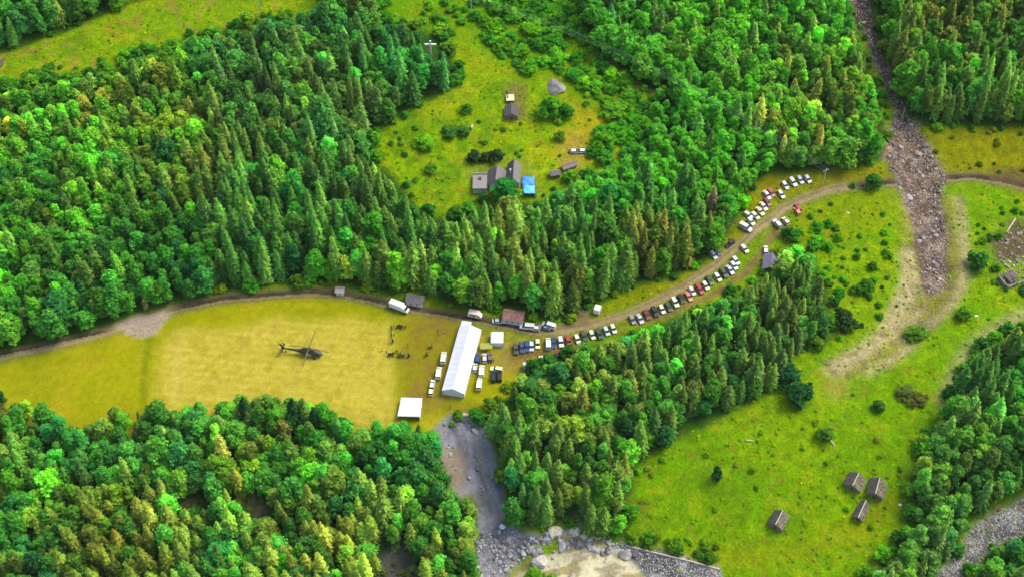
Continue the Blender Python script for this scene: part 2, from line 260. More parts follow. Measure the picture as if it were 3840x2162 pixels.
_mats = {}
def mat(name, c, rough=.6, metal=0., spec=.4, var=.0, scale=3., wave=None):
    if name in _mats: return _mats[name]
    m, t, b = nodes(name); L = t.links; b.inputs['Roughness'].default_value = rough; b.inputs['Metallic'].default_value = metal; b.inputs['Specular IOR Level'].default_value = spec
    tc = N(t, 'ShaderNodeTexCoord'); n = N(t, 'ShaderNodeTexNoise'); n.inputs['Scale'].default_value = scale; n.inputs['Detail'].default_value = 4; L.new(tc.outputs['Object'], n.inputs['Vector'])
    mr = N(t, 'ShaderNodeMapRange'); mr.inputs[1].default_value = .3; mr.inputs[2].default_value = .7; mr.inputs[3].default_value = 1-max(var, .04); mr.inputs[4].default_value = 1+max(var, .04); L.new(n.outputs[0], mr.inputs[0]); val = mr.outputs[0]
    if wave:
        w = N(t, 'ShaderNodeTexWave'); w.bands_direction = wave[0]; w.inputs['Scale'].default_value = wave[1]; w.inputs['Distortion'].default_value = 1.; L.new(tc.outputs['Object'], w.inputs['Vector'])
        mw = N(t, 'ShaderNodeMapRange'); mw.inputs[3].default_value = .7; mw.inputs[4].default_value = 1.15; L.new(w.outputs['Fac'], mw.inputs[0]); mm = N(t, 'ShaderNodeMath', operation='MULTIPLY'); L.new(val, mm.inputs[0]); L.new(mw.outputs[0], mm.inputs[1]); val = mm.outputs[0]
    s = N(t, 'ShaderNodeVectorMath', operation='SCALE'); s.inputs[0].default_value = c; L.new(val, s.inputs['Scale']); L.new(s.outputs[0], b.inputs['Base Color'])
    _mats[name] = m; return m
def foliage_mat(name, trans=.25):
    m, t, b = nodes(name); L = t.links
    at = N(t, 'ShaderNodeAttribute', attribute_type='INSTANCER', attribute_name='tint'); g = N(t, 'ShaderNodeNewGeometry')
    mr = N(t, 'ShaderNodeMapRange'); mr.inputs[3].default_value = .74; mr.inputs[4].default_value = 1.3; L.new(g.outputs['Random Per Island'], mr.inputs[0])
    n = N(t, 'ShaderNodeTexNoise'); n.inputs['Scale'].default_value = .35; n.inputs['Detail'].default_value = 2; L.new(g.outputs['Position'], n.inputs['Vector'])
    m2 = N(t, 'ShaderNodeMapRange'); m2.inputs[1].default_value = .3; m2.inputs[2].default_value = .7; m2.inputs[3].default_value = .72; m2.inputs[4].default_value = 1.28; L.new(n.outputs[0], m2.inputs[0])
    mu = N(t, 'ShaderNodeMath', operation='MULTIPLY'); L.new(mr.outputs[0], mu.inputs[0]); L.new(m2.outputs[0], mu.inputs[1])
    s = N(t, 'ShaderNodeVectorMath', operation='SCALE'); L.new(at.outputs['Color'], s.inputs[0]); L.new(mu.outputs[0], s.inputs['Scale']); L.new(s.outputs[0], b.inputs['Base Color'])
    b.inputs['Roughness'].default_value = .8; b.inputs['Specular IOR Level'].default_value = .05
    tr_ = N(t, 'ShaderNodeBsdfTranslucent'); L.new(s.outputs[0], tr_.inputs[0]); mx = N(t, 'ShaderNodeMixShader'); mx.inputs[0].default_value = trans
    L.new(b.outputs[0], mx.inputs[1]); L.new(tr_.outputs[0], mx.inputs[2]); L.new(mx.outputs[0], t.nodes['Material Output'].inputs[0]); return m
MLEAF = foliage_mat('broad_leaves', .38); MNEEDLE = foliage_mat('spruce_needles', .28)
MBARK = mat('bark', (.11, .08, .055), .9, var=.3)

# ---------------------------------------------------------------- mesh helpers
class MB:
    def __init__(s): s.v = []; s.f = []
    def add(s, v, f):
        n = len(s.v); s.v += [tuple(a) for a in v]; s.f += [tuple(i+n for i in q) for q in f]; return s
    def box(s, x0, x1, y0, y1, z0, z1, tx=0, ty=0):
        """box; TX, TY pull the top in on each side"""
        return s.add([(x0,y0,z0),(x1,y0,z0),(x1,y1,z0),(x0,y1,z0),(x0+tx,y0+ty,z1),(x1-tx,y0+ty,z1),(x1-tx,y1-ty,z1),(x0+tx,y1-ty,z1)], [(0,3,2,1),(4,5,6,7),(0,1,5,4),(1,2,6,5),(2,3,7,6),(3,0,4,7)])
    def loft(s, rings, caps=True):
        n = len(rings[0]); v = [p for r in rings for p in r]; f = []
        for k in range(len(rings)-1):
            for i in range(n): a = k*n+i; b = k*n+(i+1) % n; f.append((a, b, b+n, a+n))
        if caps: f.append(tuple(range(n))[::-1]); f.append(tuple(range((len(rings)-1)*n, len(rings)*n)))
        return s.add(v, f)
    def tube(s, pts, rad, n=6):
        rad = rad if hasattr(rad, '__len__') else [rad]*len(pts); rings = []
        for i, p in enumerate(pts):
            p = Vector(p); d = (Vector(pts[min(i+1, len(pts)-1)])-Vector(pts[max(i-1, 0)])).normalized()
            u = d.cross(Vector((0, 0, 1))); u = u.normalized() if u.length > .05 else Vector((1, 0, 0)); w = d.cross(u)
            rings.append([p+(u*math.cos(k*2*math.pi/n)+w*math.sin(k*2*math.pi/n))*rad[i] for k in range(n)])
        return s.loft(rings)
    def disc(s, c, r, w, ax='y', n=14):
        rings = []
        for o in (-w/2, w/2):
            rg = []
            for k in range(n):
                a = k*2*math.pi/n; u, v = r*math.cos(a), r*math.sin(a)
                rg.append((c[0]+u, c[1]+o, c[2]+v) if ax == 'y' else ((c[0]+o, c[1]+u, c[2]+v) if ax == 'x' else (c[0]+u, c[1]+v, c[2]+o)))
            rings.append(rg)
        return s.loft(rings)
    def mesh(s, name, m, smooth=False, bevel=0):
        me = bpy.data.meshes.new(name); me.from_pydata(s.v, [], s.f); me.materials.append(m)
        import bmesh
        b = bmesh.new(); b.from_mesh(me); bmesh.ops.recalc_face_normals(b, faces=b.faces)
        if bevel: bmesh.ops.bevel(b, geom=list(b.edges), offset=bevel, segments=2, affect='EDGES', clamp_overlap=True)
        b.to_mesh(me); b.free()
        if smooth: me.polygons.foreach_set('use_smooth', np.ones(len(me.polygons), bool))
        return me
    def obj(s, name, m, parent=None, smooth=False, bevel=0): return link(name, s.mesh(name, m, smooth, bevel), parent)
def link(name, me, parent=None, loc=None):
    o = bpy.data.objects.new(name, me); COL.objects.link(o)
    if parent: o.parent = parent
    if loc is not None: o.location = loc
    return o
def empty(name, loc=(0, 0, 0), rz=0, **kw):
    o = bpy.data.objects.new(name, None); COL.objects.link(o); o.location = loc; o.rotation_euler = (0, 0, rz); o.empty_display_size = .5; return tag(o, **kw)
KIDS = {}
def copy_tree(o, parent=None):
    c = o.copy(); COL.objects.link(c)
    if parent: c.parent = parent
    for ch in o.children: copy_tree(ch, c)
    return c
def heading(p0, p1):
    return math.atan2(p1[1]-p0[1], p1[0]-p0[0])

# ---------------------------------------------------------------- tree shapes
def quad_mesh(name, cen, ua, va, m):
    """many loose leaf-clump faces: centres, half axes"""
    n = len(cen); co = np.stack([cen-ua-va, cen+ua-va*.6, cen+ua*.7+va, cen-ua*.7+va*.9], 1).reshape(-1, 3)
    me = bpy.data.meshes.new(name); me.vertices.add(4*n); me.vertices.foreach_set('co', co.astype(np.float32).ravel())
    me.loops.add(4*n); me.loops.foreach_set('vertex_index', np.arange(4*n, dtype=np.int32)); me.polygons.add(n)
    me.polygons.foreach_set('loop_start', np.arange(0, 4*n, 4, dtype=np.int32)); me.polygons.foreach_set('loop_total', np.full(n, 4, np.int32)); me.update(calc_edges=True)
    if m: me.materials.append(m)
    return me
def unit(a): return a/np.maximum(np.linalg.norm(a, axis=-1, keepdims=True), 1e-9)
def broad_crown(seed, nl=24, leaves=95, H=15., rad=3.5, base=.2, size=.36, name='crown'):
    r = np.random.RandomState(seed); cs = []; us = []; vs = []
    for k in range(nl):
        t = (k+.5)/nl; zz = H*(base+(1-base)*(.08+.82*t)); env = rad*math.sqrt(max(.05, 1-((t-.32)/.72)**2))*(.8+.4*r.rand())
        a = k*2.4+r.rand()*1.2; rr = env*(.35+.5*r.rand()) if k < nl-2 else env*.2
        c = np.array([rr*math.cos(a), rr*math.sin(a), zz]); s = rad*(.2+.24*r.rand())*(1.1-.35*t)
        d = unit(r.randn(leaves, 3)); d[:, 2] = np.where(d[:, 2] < -.35, -d[:, 2], d[:, 2])
        shell = (.35+1.05*r.rand(leaves, 1)); st_ = np.array([1+.5*r.rand(), 1+.5*r.rand(), .8+.7*r.rand()]); p = c+d*s*shell*st_
        nrm = unit(d*.5+.6*r.randn(leaves, 3)+np.array([0, 0, .75])); u = unit(np.cross(nrm, r.randn(leaves, 3))); v = np.cross(nrm, u)
        sz = size*(.5+.95*r.rand(leaves, 1)); cs.append(p); us.append(u*sz); vs.append(v*sz)
    return quad_mesh(name, np.concatenate(cs), np.concatenate(us), np.concatenate(vs), MLEAF)
def spruce_crown(seed, H=24., rad=3.0, whorls=26, name='crown'):
    r = np.random.RandomState(seed); cs = []; us = []; vs = []
    for k in range(whorls):
        t = k/(whorls-1.); z = H*(.06+.92*t**.92); R_ = rad*(1-t**1.5)**.9*(.8+.2*math.sin(k*1.7+seed))+.35; nb = int(8+7*(1-t))
        for j in range(nb):
            a = j*2*math.pi/nb+r.rand()*.6+k; L_ = R_*(.7+.5*r.rand()); dz = -.34*L_*(.6+.6*r.rand()); z0 = z+.5*(r.rand()-.5)
            dx = np.array([math.cos(a), math.sin(a), 0.]); sd = np.array([-dx[1], dx[0], 0.])
            for q in (.3, .62, .92):
                if L_ < .9 and q < .5: continue
                for sgn in ((-1, 1) if q < .8 and L_ > 1.2 else (0,)):
                    w = .24+.30*(1-abs(q-.5))*min(1, L_/2)
                    p = dx*L_*q+sd*sgn*w*.8+np.array([0, 0, z0+dz*q**1.4]); tilt = dx*(.30*min(L_, 2.0))+np.array([0, 0, dz/L_*.30*min(L_, 2.)])
                    cs.append(p+.12*r.randn(3)); us.append((sd*w+np.array([0, 0, -.25*abs(w)*(sgn or 1)]))); vs.append(tilt+.07*r.randn(3))
    cs.append(np.array([0, 0, H*.985])); us.append(np.array([.2, 0, 0])); vs.append(np.array([0, .05, .5]))
    return quad_mesh(name, np.array(cs), np.array(us), np.array(vs), MNEEDLE)
def trunk_mesh(H, r0, limbs=0, seed=0):
    m = MB(); r = random.Random(seed); m.tube([(0, 0, -.6), (0, 0, .3), (.1, 0, H*.4), (0, .1, H*.75), (0, 0, H*.93)], [r0*1.3, r0, r0*.8, r0*.5, r0*.15], 6)
    for k in range(limbs):
        a = k*2.4; z = H*(.3+.45*k/limbs); L_ = H*.2; m.tube([(0, 0, z), (L_*.5*math.cos(a), L_*.5*math.sin(a), z+L_*.4), (L_*math.cos(a), L_*math.sin(a), z+L_)], [r0*.5, r0*.35, r0*.12], 4)
    return m.mesh('trunk', MBARK)
BROAD = [(broad_crown(20+i, nl, 95, H, rd_, bs), trunk_mesh(H*.9, .24, 6, i)) for i, (nl, H, rd_, bs) in enumerate(((24, 15, 3.4, .18), (22, 13, 3.9, .2), (28, 17, 3.0, .12), (22, 12, 3.4, .2), (22, 16, 2.4, .1), (26, 14, 3.2, .1), (18, 14, 3.6, .15), (30, 18, 3.6, .1), (20, 13, 2.7, .05)))]
SPRUCE = [(spruce_crown(50+i, H, rd_, wh), trunk_mesh(H, .25)) for i, (H, rd_, wh) in enumerate(((24, 3.2, 27), (24, 2.7, 25), (24, 3.6, 28), (24, 2.9, 22), (24, 3.0, 18), (24, 3.8, 24), (24, 2.3, 26)))]
BUSH = [broad_crown(80+i, 11, 60, 3.2, 1.6, .0, .24) for i in range(3)]

# ---------------------------------------------------------------- where the trees stand
SPR = [([(1480,270),(1660,220),(1780,420),(1900,440),(1880,560),(1700,500),(1420,480)], .03, .52),([(560,230),(930,180),(960,330),(1000,430),(620,480),(480,330)], .42, .95),  # (outline, share of spruce, height factor)
    ([(560,230),(930,180),(960,330),(1060,530),(1200,520),(1480,560),(1700,600),(1700,690),(1430,795),(1060,735),(560,735),(500,500)], .76, 1.),
    ([(600,60),(1140,90),(1140,220),(930,330),(560,230)], .3, .9), ([(-60,200),(560,200),(500,500),(560,735),(-60,900)], .10, .8),
    ([(1440,-60),(1680,-60),(1700,160),(1560,160)], .5, .85), ([(1560,160),(2235,-60),(2235,430),(1900,440),(1700,420)], .15, .8),
    ([(1480,400),(1900,400),(1900,640),(1700,690)], .5, .9),
    (F4, .38, .95), (F2, .1, .7), ([(1462,872),(1700,780),(1960,640),(2100,780),(1960,960),(1760,1060),(1600,1000),(1450,900)], .72, .72),
    (F3, .32, .8), ([(180,1235),(1000,1230),(1100,1520),(150,1520)], .45, .88), (F5, .12, .8), (F6, .3, .8), (F7, .05, .6)]
PAL_B = [((48, 104, 42), 2.5), ((40, 108, 50), 2), ((52, 118, 40), 3), ((58, 126, 36), 4), ((84, 122, 42), 2.5), ((74, 142, 30), 3.5), ((96, 148, 30), 2.2), ((128, 150, 44), 1.2), ((112, 122, 50), 1.0)]
PAL_S = [((52, 92, 38), 2.5), ((60, 98, 36), 3.5), ((68, 108, 36), 4), ((84, 112, 38), 2.5), ((98, 118, 40), 1)]
def pick(pal, r):
    t = r*sum(w for _, w in pal)
    for c, w in pal:
        t -= w
        if t <= 0: return c
    return pal[-1][0]
FOL = 1.24
recs = []
sp = 4.7
xs = np.arange(-262, 262, sp); ys = np.arange(-150, 262, sp*.92)
gx, gy = np.meshgrid(xs, ys, indexing='ij'); gx = gx.copy(); gx[:, ::2] += sp/2
gx = (gx+(rng.rand(*gx.shape)-.5)*sp*.75).ravel(); gy = (gy+(rng.rand(*gy.shape)-.5)*sp*.7).ravel(); gz = h(gx, gy)
def inside(px, py):
    px = np.clip(px, -40, 2616); py = np.clip(py, -40, 1490); r = np.zeros(px.shape, int)
    for i, w in enumerate(WOODS):
        m = inpoly(px, py, w); r = np.where((r == 0) & m, i+1, r)
    g = np.zeros(px.shape, bool)
    for q in GAPS: g |= inpoly(px, py, q)
    return np.where(g, 0, r)
bx, by = proj(gx, gy, gz); wid = inside(bx, by); clx = np.clip(bx, -40, 2616); cly = np.clip(by, -40, 1490)
share = np.zeros(gx.shape); hf_ = np.ones(gx.shape)
done = np.zeros(gx.shape, bool)
for poly, s_, f_ in SPR:
    m = inpoly(clx, cly, poly) & ~done; share[m] = s_; hf_[m] = f_; done |= m
patch = fbm(gx, gy, 22, 5, 2)
isS = rng.rand(gx.size) < np.clip(share+(patch-.5)*.9*(share > .15), 0, 1)
hh = np.where(isS, 20.5*(.6+.65*rng.rand(gx.size)), 15*(.72+.55*rng.rand(gx.size)))*hf_
ok = wid > 0
for k in (1., .72, .48):
    good = np.ones(gx.size, bool)
    for q in (.35, .7, .93):
        for sx_ in (-1, 1):
            rr_ = np.where(isS, 3.2*(1.05-q), 3.4*(1.25-q*.7))*.75*k
            tx, ty = proj(gx+sx_*rr_, gy, gz+hh*k*q); good &= inside(tx, ty) > 0
    if k == 1.: keep = good.copy(); sc_ = np.where(good, 1., 0)
    else: sc_ = np.where((sc_ == 0) & good, k, sc_)
ok &= sc_ > 0; hh = hh*np.where(sc_ > 0, sc_, 1)
for i in np.nonzero(ok)[0]:
    x, y, z = gx[i], gy[i], gz[i]; S = bool(isS[i]); H = hh[i]
    c = np.array(pick(PAL_S if S else PAL_B, float(np.clip((.5*sstep((vnoise(x, y, 38, 3)*.6+vnoise(x, y, 11, 1)*.4-.2)/.6)+.5*rng.rand()), 0, .999))), float)
    zn = float(vnoise(x, y, 30, 4)); zn2 = float(vnoise(x, y, 18, 6))
    if wid[i] == 5 and cly[i] > 1235 and S: c = c*.55+np.array((112, 136, 36))*.45
    elif wid[i] == 5 and cly[i] > 1235 and rng.rand() < .3: c = c*.6+np.array((104, 138, 34))*.4
    if wid[i] == 6: c = c*.7+np.array((60, 96, 44))*.3
    if wid[i] == 1 and clx[i] < 480 and rng.rand() < .5: c = c*.6+np.array((84, 138, 26))*.4
    if wid[i] == 1 and 1500 < clx[i] and not S: c = c*.65+np.array((56, 138, 30))*.35
    if wid[i] == 1 and 1600 > clx[i] > 560 and cly[i] < 420: c = c*.7+np.array((40, 96, 52))*.3
    c = c*(.86+.3*zn2); c[0] *= .8+.5*zn; c = c*math.exp(rng.normal(-.04, .12))
    if wid[i] == 1 and 1440 < clx[i] < 1900 and cly[i] < 540 and not S: c = c*.5+np.array((84, 152, 24))*.5
    k = FOL*(2.1 if S else 1.7)
    wdt = (.8+.4*rng.rand())*(1 if S else (.85+.25*rng.rand()))
    if S: s = (H/24*.35+.65*.92)*wdt if H > 12 else H/24*1.25; sv = (s, s, H/24)
    else: s = (H/15*.6+.4)*wdt; sv = (s, s, H/15)
    recs.append(dict(p=(x, y, z), S=S, v=rng.randint(len(SPRUCE) if S else len(BROAD)), s=sv, rz=rng.rand()*6.283, rx=rng.normal(0, .035), ry=rng.normal(0, .035), t=(lambda q: np.clip(q*np.array((1.12, 1, .86))*.96+.04*q.mean(), 0, 1))(lin(np.clip(c, 0, 255), k)), H=H, w=int(wid[i]), px=bx[i], py=by[i]))
def seen_size(r):
    if not (15 < r['px'] < 2560 and 10 < r['py'] < 1445): return -1
    d = math.dist(r['p'], CAM); return r['H']*r['s'][0]/d/d
def where(r):
    px, py, w = r['px'], r['py'], r['w']
    if w == 1:
        if px < 560: return 'in the wood above the left road half'
        if px < 1250 and py > 420: return 'in the dark wood behind the helicopter field'
        if px < 1160: return 'on the slope left of the farmhouse clearing'
        if px < 1900 and py > 480: return 'in the wood between farmhouse and long tent'
        return 'in the wood between clearing and debris channel'
    if w == 5:
        if py < 1230: return 'in the wood along the near field edge'
        return 'in the wood below the two bare patches' if px > 180 else 'in the bottom left corner wood'
    return {2: 'in the wood beyond the top left meadow', 3: ('in the wood beside the parked car row' if py < 1060 else 'in the wood beside the grey scree'), 4: 'in the wood right of the debris channel', 6: 'in the wood between old huts and river bed', 7: 'on the near bank of the river bed'}[w]
def look(r):
    R_, G_, B_ = r['t']
    a = 'yellowish green' if R_ > .66*G_ else ('bluish green' if B_ > .3*G_ else ('dark green' if G_ < (.16 if r['S'] else .24) else 'bright green'))
    return ('tall ' if r['H'] > (19 if r['S'] else 14.5) else 'small ')+a
LM = [(530,1220,'gravel pull-in'),(1555,1120,'grey barn'),(1276,1088,'tiny roadside shed'),(1500,1160,'white box truck'),(1925,1180,'red roofed hut'),(2160,1185,'brown bare triangle'),(2240,1165,'white caravan'),(1725,1355,'long tent'),(1130,1325,'helicopter'),(1540,1522,'square tent at the wood'),
      (1780,1700,'upper grey scree'),(1860,1920,'foot of the scree'),(725,1890,'left bare patch'),(955,1900,'right bare patch'),(1500,2110,'grey bottom gap'),(2110,2000,'river outlet'),(2500,2085,'retaining wall'),(2915,1940,'solitary hut'),(2685,1795,'lone dark bush'),(3240,1850,'three huddled huts'),(3600,2000,'stony river bed'),
      (2890,980,'purple roofed hut'),(2850,790,'cars on the bend'),(1616,190,'white cross'),(1918,415,'dark cabin'),(2080,320,'grey boulder'),(1980,690,'blue tarpaulin'),(1710,500,'garden plot'),(1768,40,'power pole by the clearing'),(450,250,'dry upper meadow'),(5,250,'dark rock'),(2300,1240,'middle of the car row'),(2600,1090,'red cars of the row'),
      (2800,1650,'fallen trunk'),(3110,1380,'tip of the sandy fan'),(3420,1490,'brushy strip'),(3230,200,'narrow upper channel'),(3380,480,'mouth of the channel'),(3650,580,'yellow right meadow'),(1860,660,'farmhouse'),(2160,567,'dirt yard'),(550,1160,'withered sapling'),(1240,1000,'lime green roadside tree'),(2660,790,'dead brown spruce'),
      (800,1540,'field edge spruces'),(100,1340,'left end of the road'),(560,1400,'ditch line across the field'),(1900,1320,'parked navy cars'),(2000,1365,'white van at the wood edge'),(1112,720,'vivid green slender tree'),(2300,700,'long brown shed'),(975,30,'pole in the upper meadow'),(0,2162,'bottom left corner'),(3840,2162,'bottom right corner'),(3840,0,'top right corner'),(0,0,'top left corner')]
def spot_of(r):
    x, y = r['px']*KD, r['py']*KD-r['H']*3.2; d, i = min((math.hypot(x-a, y-b), k) for k, (a, b, _) in enumerate(LM)); dx, dy = x-LM[i][0], y-LM[i][1]
    w_ = ('left of' if dx < 0 else 'right of') if abs(dx) > 1.3*abs(dy) else (('above' if dy < 0 else 'below') if abs(dy) > 1.3*abs(dx) else ('up' if dy < 0 else 'down')+(' and left of' if dx < 0 else ' and right of'))
    return ('just ' if d < 110 else 'somewhat ' if d < 230 else 'well ')+w_+' the '+LM[i][2]
rest = {True: [], False: []}
for S in (True, False):
    L_ = sorted([r for r in recs if r['S'] == S], key=seen_size, reverse=True)
    rest[S] = L_[290:]
    nm = 'spruce_tree' if S else 'broadleaf_tree'
    for r in L_[:290]:
        cm_, tm_ = (SPRUCE if S else BROAD)[r['v']]
        w_ = where(r)
        o = empty(nm, r['p'], r['rz'], label=f"{look(r)} {'spruce' if S else 'leafy tree'}, {spot_of(r)}", cat='tree', group=('spruces ' if S else 'leafy trees ')+w_)
        o.scale = r['s']; o.rotation_euler = (r['rx'], r['ry'], r['rz']); c = link('crown', cm_, o); c['tint'] = [float(v) for v in r['t']]; link('trunk', tm_, o)
# the rest of each wood: one object, its points carry size, turn, shape and leaf colour
def scatter(name, items, protos, label):
    pc = bpy.data.collections.new(name+'_shapes')
    for i, ms in enumerate(protos):
        me = ms[0]
        if len(ms) > 1:
            me = ms[0].copy(); b = __import__('bmesh').new(); b.from_mesh(ms[0]); n0 = len(b.faces); b.from_mesh(ms[1]); b.faces.ensure_lookup_table()
            for f in b.faces[n0:]: f.material_index = 1
            b.to_mesh(me); b.free(); me.materials.append(ms[1].materials[0])
        o = bpy.data.objects.new(f'shape_{i:02d}', me); pc.objects.link(o)
    me = bpy.data.meshes.new(name); n = len(items); me.vertices.add(n)
    me.vertices.foreach_set('co', np.array([r['p'] for r in items], np.float32).ravel())
    def at(nm, typ, arr, key):
        a = me.attributes.new(nm, typ, 'POINT'); a.data.foreach_set(key, arr)
    at('size', 'FLOAT_VECTOR', np.array([r['s'] for r in items], np.float32).ravel(), 'vector')
    at('turn', 'FLOAT_VECTOR', np.array([(r.get('rx', 0), r.get('ry', 0), r['rz']) for r in items], np.float32).ravel(), 'vector')
    at('tint0', 'FLOAT_VECTOR', np.array([r['t'] for r in items], np.float32).ravel(), 'vector')
    at('shape', 'INT', np.array([r['v'] for r in items], np.int32), 'value')
    o = link(name, me); tag(o, label, None, None, 'stuff')
    g = bpy.data.node_groups.new(name, 'GeometryNodeTree'); g.interface.new_socket('Geometry', in_out='INPUT', socket_type='NodeSocketGeometry'); g.interface.new_socket('Geometry', in_out='OUTPUT', socket_type='NodeSocketGeometry')
    nd = g.nodes; L = g.links; gi = nd.new('NodeGroupInput'); go = nd.new('NodeGroupOutput'); ip = nd.new('GeometryNodeInstanceOnPoints')
    ci = nd.new('GeometryNodeCollectionInfo'); ci.inputs['Collection'].default_value = pc; ci.inputs['Separate Children'].default_value = True; ci.inputs['Reset Children'].default_value = True
    def na(nm, typ): a = nd.new('GeometryNodeInputNamedAttribute'); a.data_type = typ; a.inputs['Name'].default_value = nm; return a.outputs['Attribute']
    L.new(gi.outputs[0], ip.inputs['Points']); L.new(ci.outputs[0], ip.inputs['Instance']); ip.inputs['Pick Instance'].default_value = True
    L.new(na('shape', 'INT'), ip.inputs['Instance Index']); L.new(na('size', 'FLOAT_VECTOR'), ip.inputs['Scale'])
    er = nd.new('FunctionNodeEulerToRotation'); L.new(na('turn', 'FLOAT_VECTOR'), er.inputs[0]); L.new(er.outputs[0], ip.inputs['Rotation'])
    st = nd.new('GeometryNodeStoreNamedAttribute'); st.data_type = 'FLOAT_VECTOR'; st.domain = 'INSTANCE'; st.inputs['Name'].default_value = 'tint'
    L.new(ip.outputs[0], st.inputs['Geometry']); L.new(na('tint0', 'FLOAT_VECTOR'), st.inputs['Value']); L.new(st.outputs[0], go.inputs[0])
    md = o.modifiers.new('scatter', 'NODES'); md.node_group = g; return o
scatter('spruce_forest', rest[True], SPRUCE, 'the rest of the spruce wood on the slopes')
scatter('broadleaf_forest', rest[False], BROAD, 'the rest of the leafy wood on the slopes')
print('TREES', len(rest[True]), len(rest[False]))

# low shrubs and tussocks
SHR = [  # outline, spacing metres, size range, palette
    ([(1180,-60),(1440,-60),(1460,60),(1500,120),(1590,210),(1640,260),(1600,290),(1450,222),(1385,180),(1330,190),(1250,140),(1200,70)], 3.2, (.7, 1.8), ((84,150,24),(100,162,20),(60,130,30))),
    ([(880,-60),(1180,-60),(1200,70),(1120,95),(960,60)], 5.5, (.5, 1.4), ((76,142,24),(100,150,24))),
    ([(1500,330),(1620,270),(1700,420),(1900,440),(1880,520),(1700,480),(1490,410)], 3.2, (.8, 1.8), ((66,142,20),(84,156,20),(58,126,30))),
    ([(2000,560),(2080,520),(2130,600),(2120,760),(2100,850),(2070,700),(2050,640),(1990,600)], 4.6, (.35, 1.1), ((66,138,20),(84,150,14),(46,112,28))),
    ([(2080,500),(2250,500),(2290,650),(2250,800),(2100,860),(2090,620)], 8, (.25, .8), ((84,142,14),(60,112,24))),
    ([(2450,540),(2640,480),(2640,550),(2530,570),(2500,620),(2520,700),(2640,715),(2640,760),(2500,730),(2440,640)], 5, (.3, .9), ((62,126,22),(46,102,30),(90,140,20))),
    ([(1600,1160),(2250,960),(2290,1200),(2200,1380),(1600,1370)], 11, (.18, .6), ((96,140,16),(120,130,30))),
    ([(1590,1340),(1800,1360),(1820,1415),(1560,1365)], 3.2, (.4, 1.2), ((96,136,20),(70,116,24))),
    ([(2190,1410),(2330,1330),(2340,1460),(2180,1510)], 3.4, (.5, 1.4), ((76,122,24),(60,126,30))),
    ([(-60,200),(250,150),(640,40),(860,20),(640,80),(250,215),(-60,240)], 4.2, (.5, 1.6), ((84,142,20),(66,122,26))),
    ([(940,340),(1480,220),(1600,250),(1480,400),(1190,520),(1060,520)], 9, (.25, .8), ((104,146,16),(84,130,24))),
    ([(2300,320),(2640,300),(2640,440),(2400,440)], 7, (.25, .7), ((116,128,14),(84,110,22))),
    (GAPS[0], 2.2, (.3, .9), ((120,124,50),(94,116,40))), (GAPS[1], 2.2, (.3, .9), ((120,124,50),(94,112,44))), (GAPS[2], 3.5, (.3, .7), ((110,120,60),(94,112,44))),
    ([(560,700),(1060,715),(1120,760),(700,730),(450,765)], 3.4, (.4, 1.3), ((110,140,14),(76,120,24))),
    ([(1260,770),(1430,790),(1500,750),(1480,790),(1400,815),(1320,800)], 4, (.4, 1.1), ((110,140,14),(76,120,24))),
    ([(1060,1050),(1200,1040),(1290,960),(1300,990),(1220,1060),(1100,1085)], 3.6, (.4, 1.1), ((120,146,14),(80,124,20))),
]
sh = []
en = 60000; ex = rng.uniform(-262, 262, en); ey = rng.uniform(-150, 262, en); ez = h(ex, ey); epx, epy = proj(ex, ey, ez)
ed = np.min([seg_dist(epx, epy, w+[w[0]]) for w in WOODS], 0); em = (ed < 15) & (inside(epx, epy-6) == 0) & (seg_dist(epx, epy, road) > 24) & ~inpoly(epx, epy, fld) & ~(seg_dist(epx, epy, [(1290,880),(1380,855),(1480,845),(1600,800),(1700,765),(1800,710),(1850,660)]) < 34) & ~((seg_dist(epx, epy, [(1870,590),(1910,520),(1960,470),(2040,440)]) < 34)) & ~inpoly(epx, epy, ch) & ~inpoly(epx, epy, scr) & ~inpoly(epx, epy, riv) & (rng.rand(en) < .32)
for i in np.nonzero(em)[0]:
    c = np.array([(66,132,30),(84,146,22),(54,116,32),(100,140,30)][rng.randint(4)])*(.85+.3*rng.rand()); s = .35+1.2*rng.rand()**1.5
    sh.append(dict(p=(ex[i], ey[i], ez[i]-.15*s), s=(s*1.25, s*1.25, s), rz=rng.rand()*6.28, v=rng.randint(3), t=lin(np.clip(c, 0, 255), 1.35)))
for poly, spc, (a, b), pal in SHR:
    xs_ = [Q(px, py) for px, py in poly]; x0, x1 = min(p.x for p in xs_), max(p.x for p in xs_); y0, y1 = min(p.y for p in xs_), max(p.y for p in xs_)
    n = int((x1-x0)*(y1-y0)/spc**2); x = x0+(x1-x0)*rng.rand(n); y = y0+(y1-y0)*rng.rand(n); z = h(x, y); px, py = proj(x, y, z)
    m = inpoly(px, py, poly) & ~inpoly(px, py, ch)
    m &= ~((seg_dist(px, py, road) < 22) | inpoly(px, py, [(1170,400),(1380,400),(1400,515),(1160,515)]) | inpoly(px, py, [(1260,200),(1430,180),(1440,290),(1260,310)]))
    for i in np.nonzero(m)[0]:
        c = np.array(pal[rng.randint(len(pal))])*(.85+.3*rng.rand()); s = a+(b-a)*rng.rand()**1.5
        sh.append(dict(p=(x[i], y[i], z[i]-.15*s), s=(s*1.25, s*1.25, s*.8), rz=rng.rand()*6.28, v=rng.randint(3), t=lin(np.clip(c, 0, 255), 1.35)))
gt = []; n = 30000; x = rng.uniform(-262, 262, n); y = rng.uniform(-150, 262, n); z = h(x, y); px, py = proj(x, y, z)
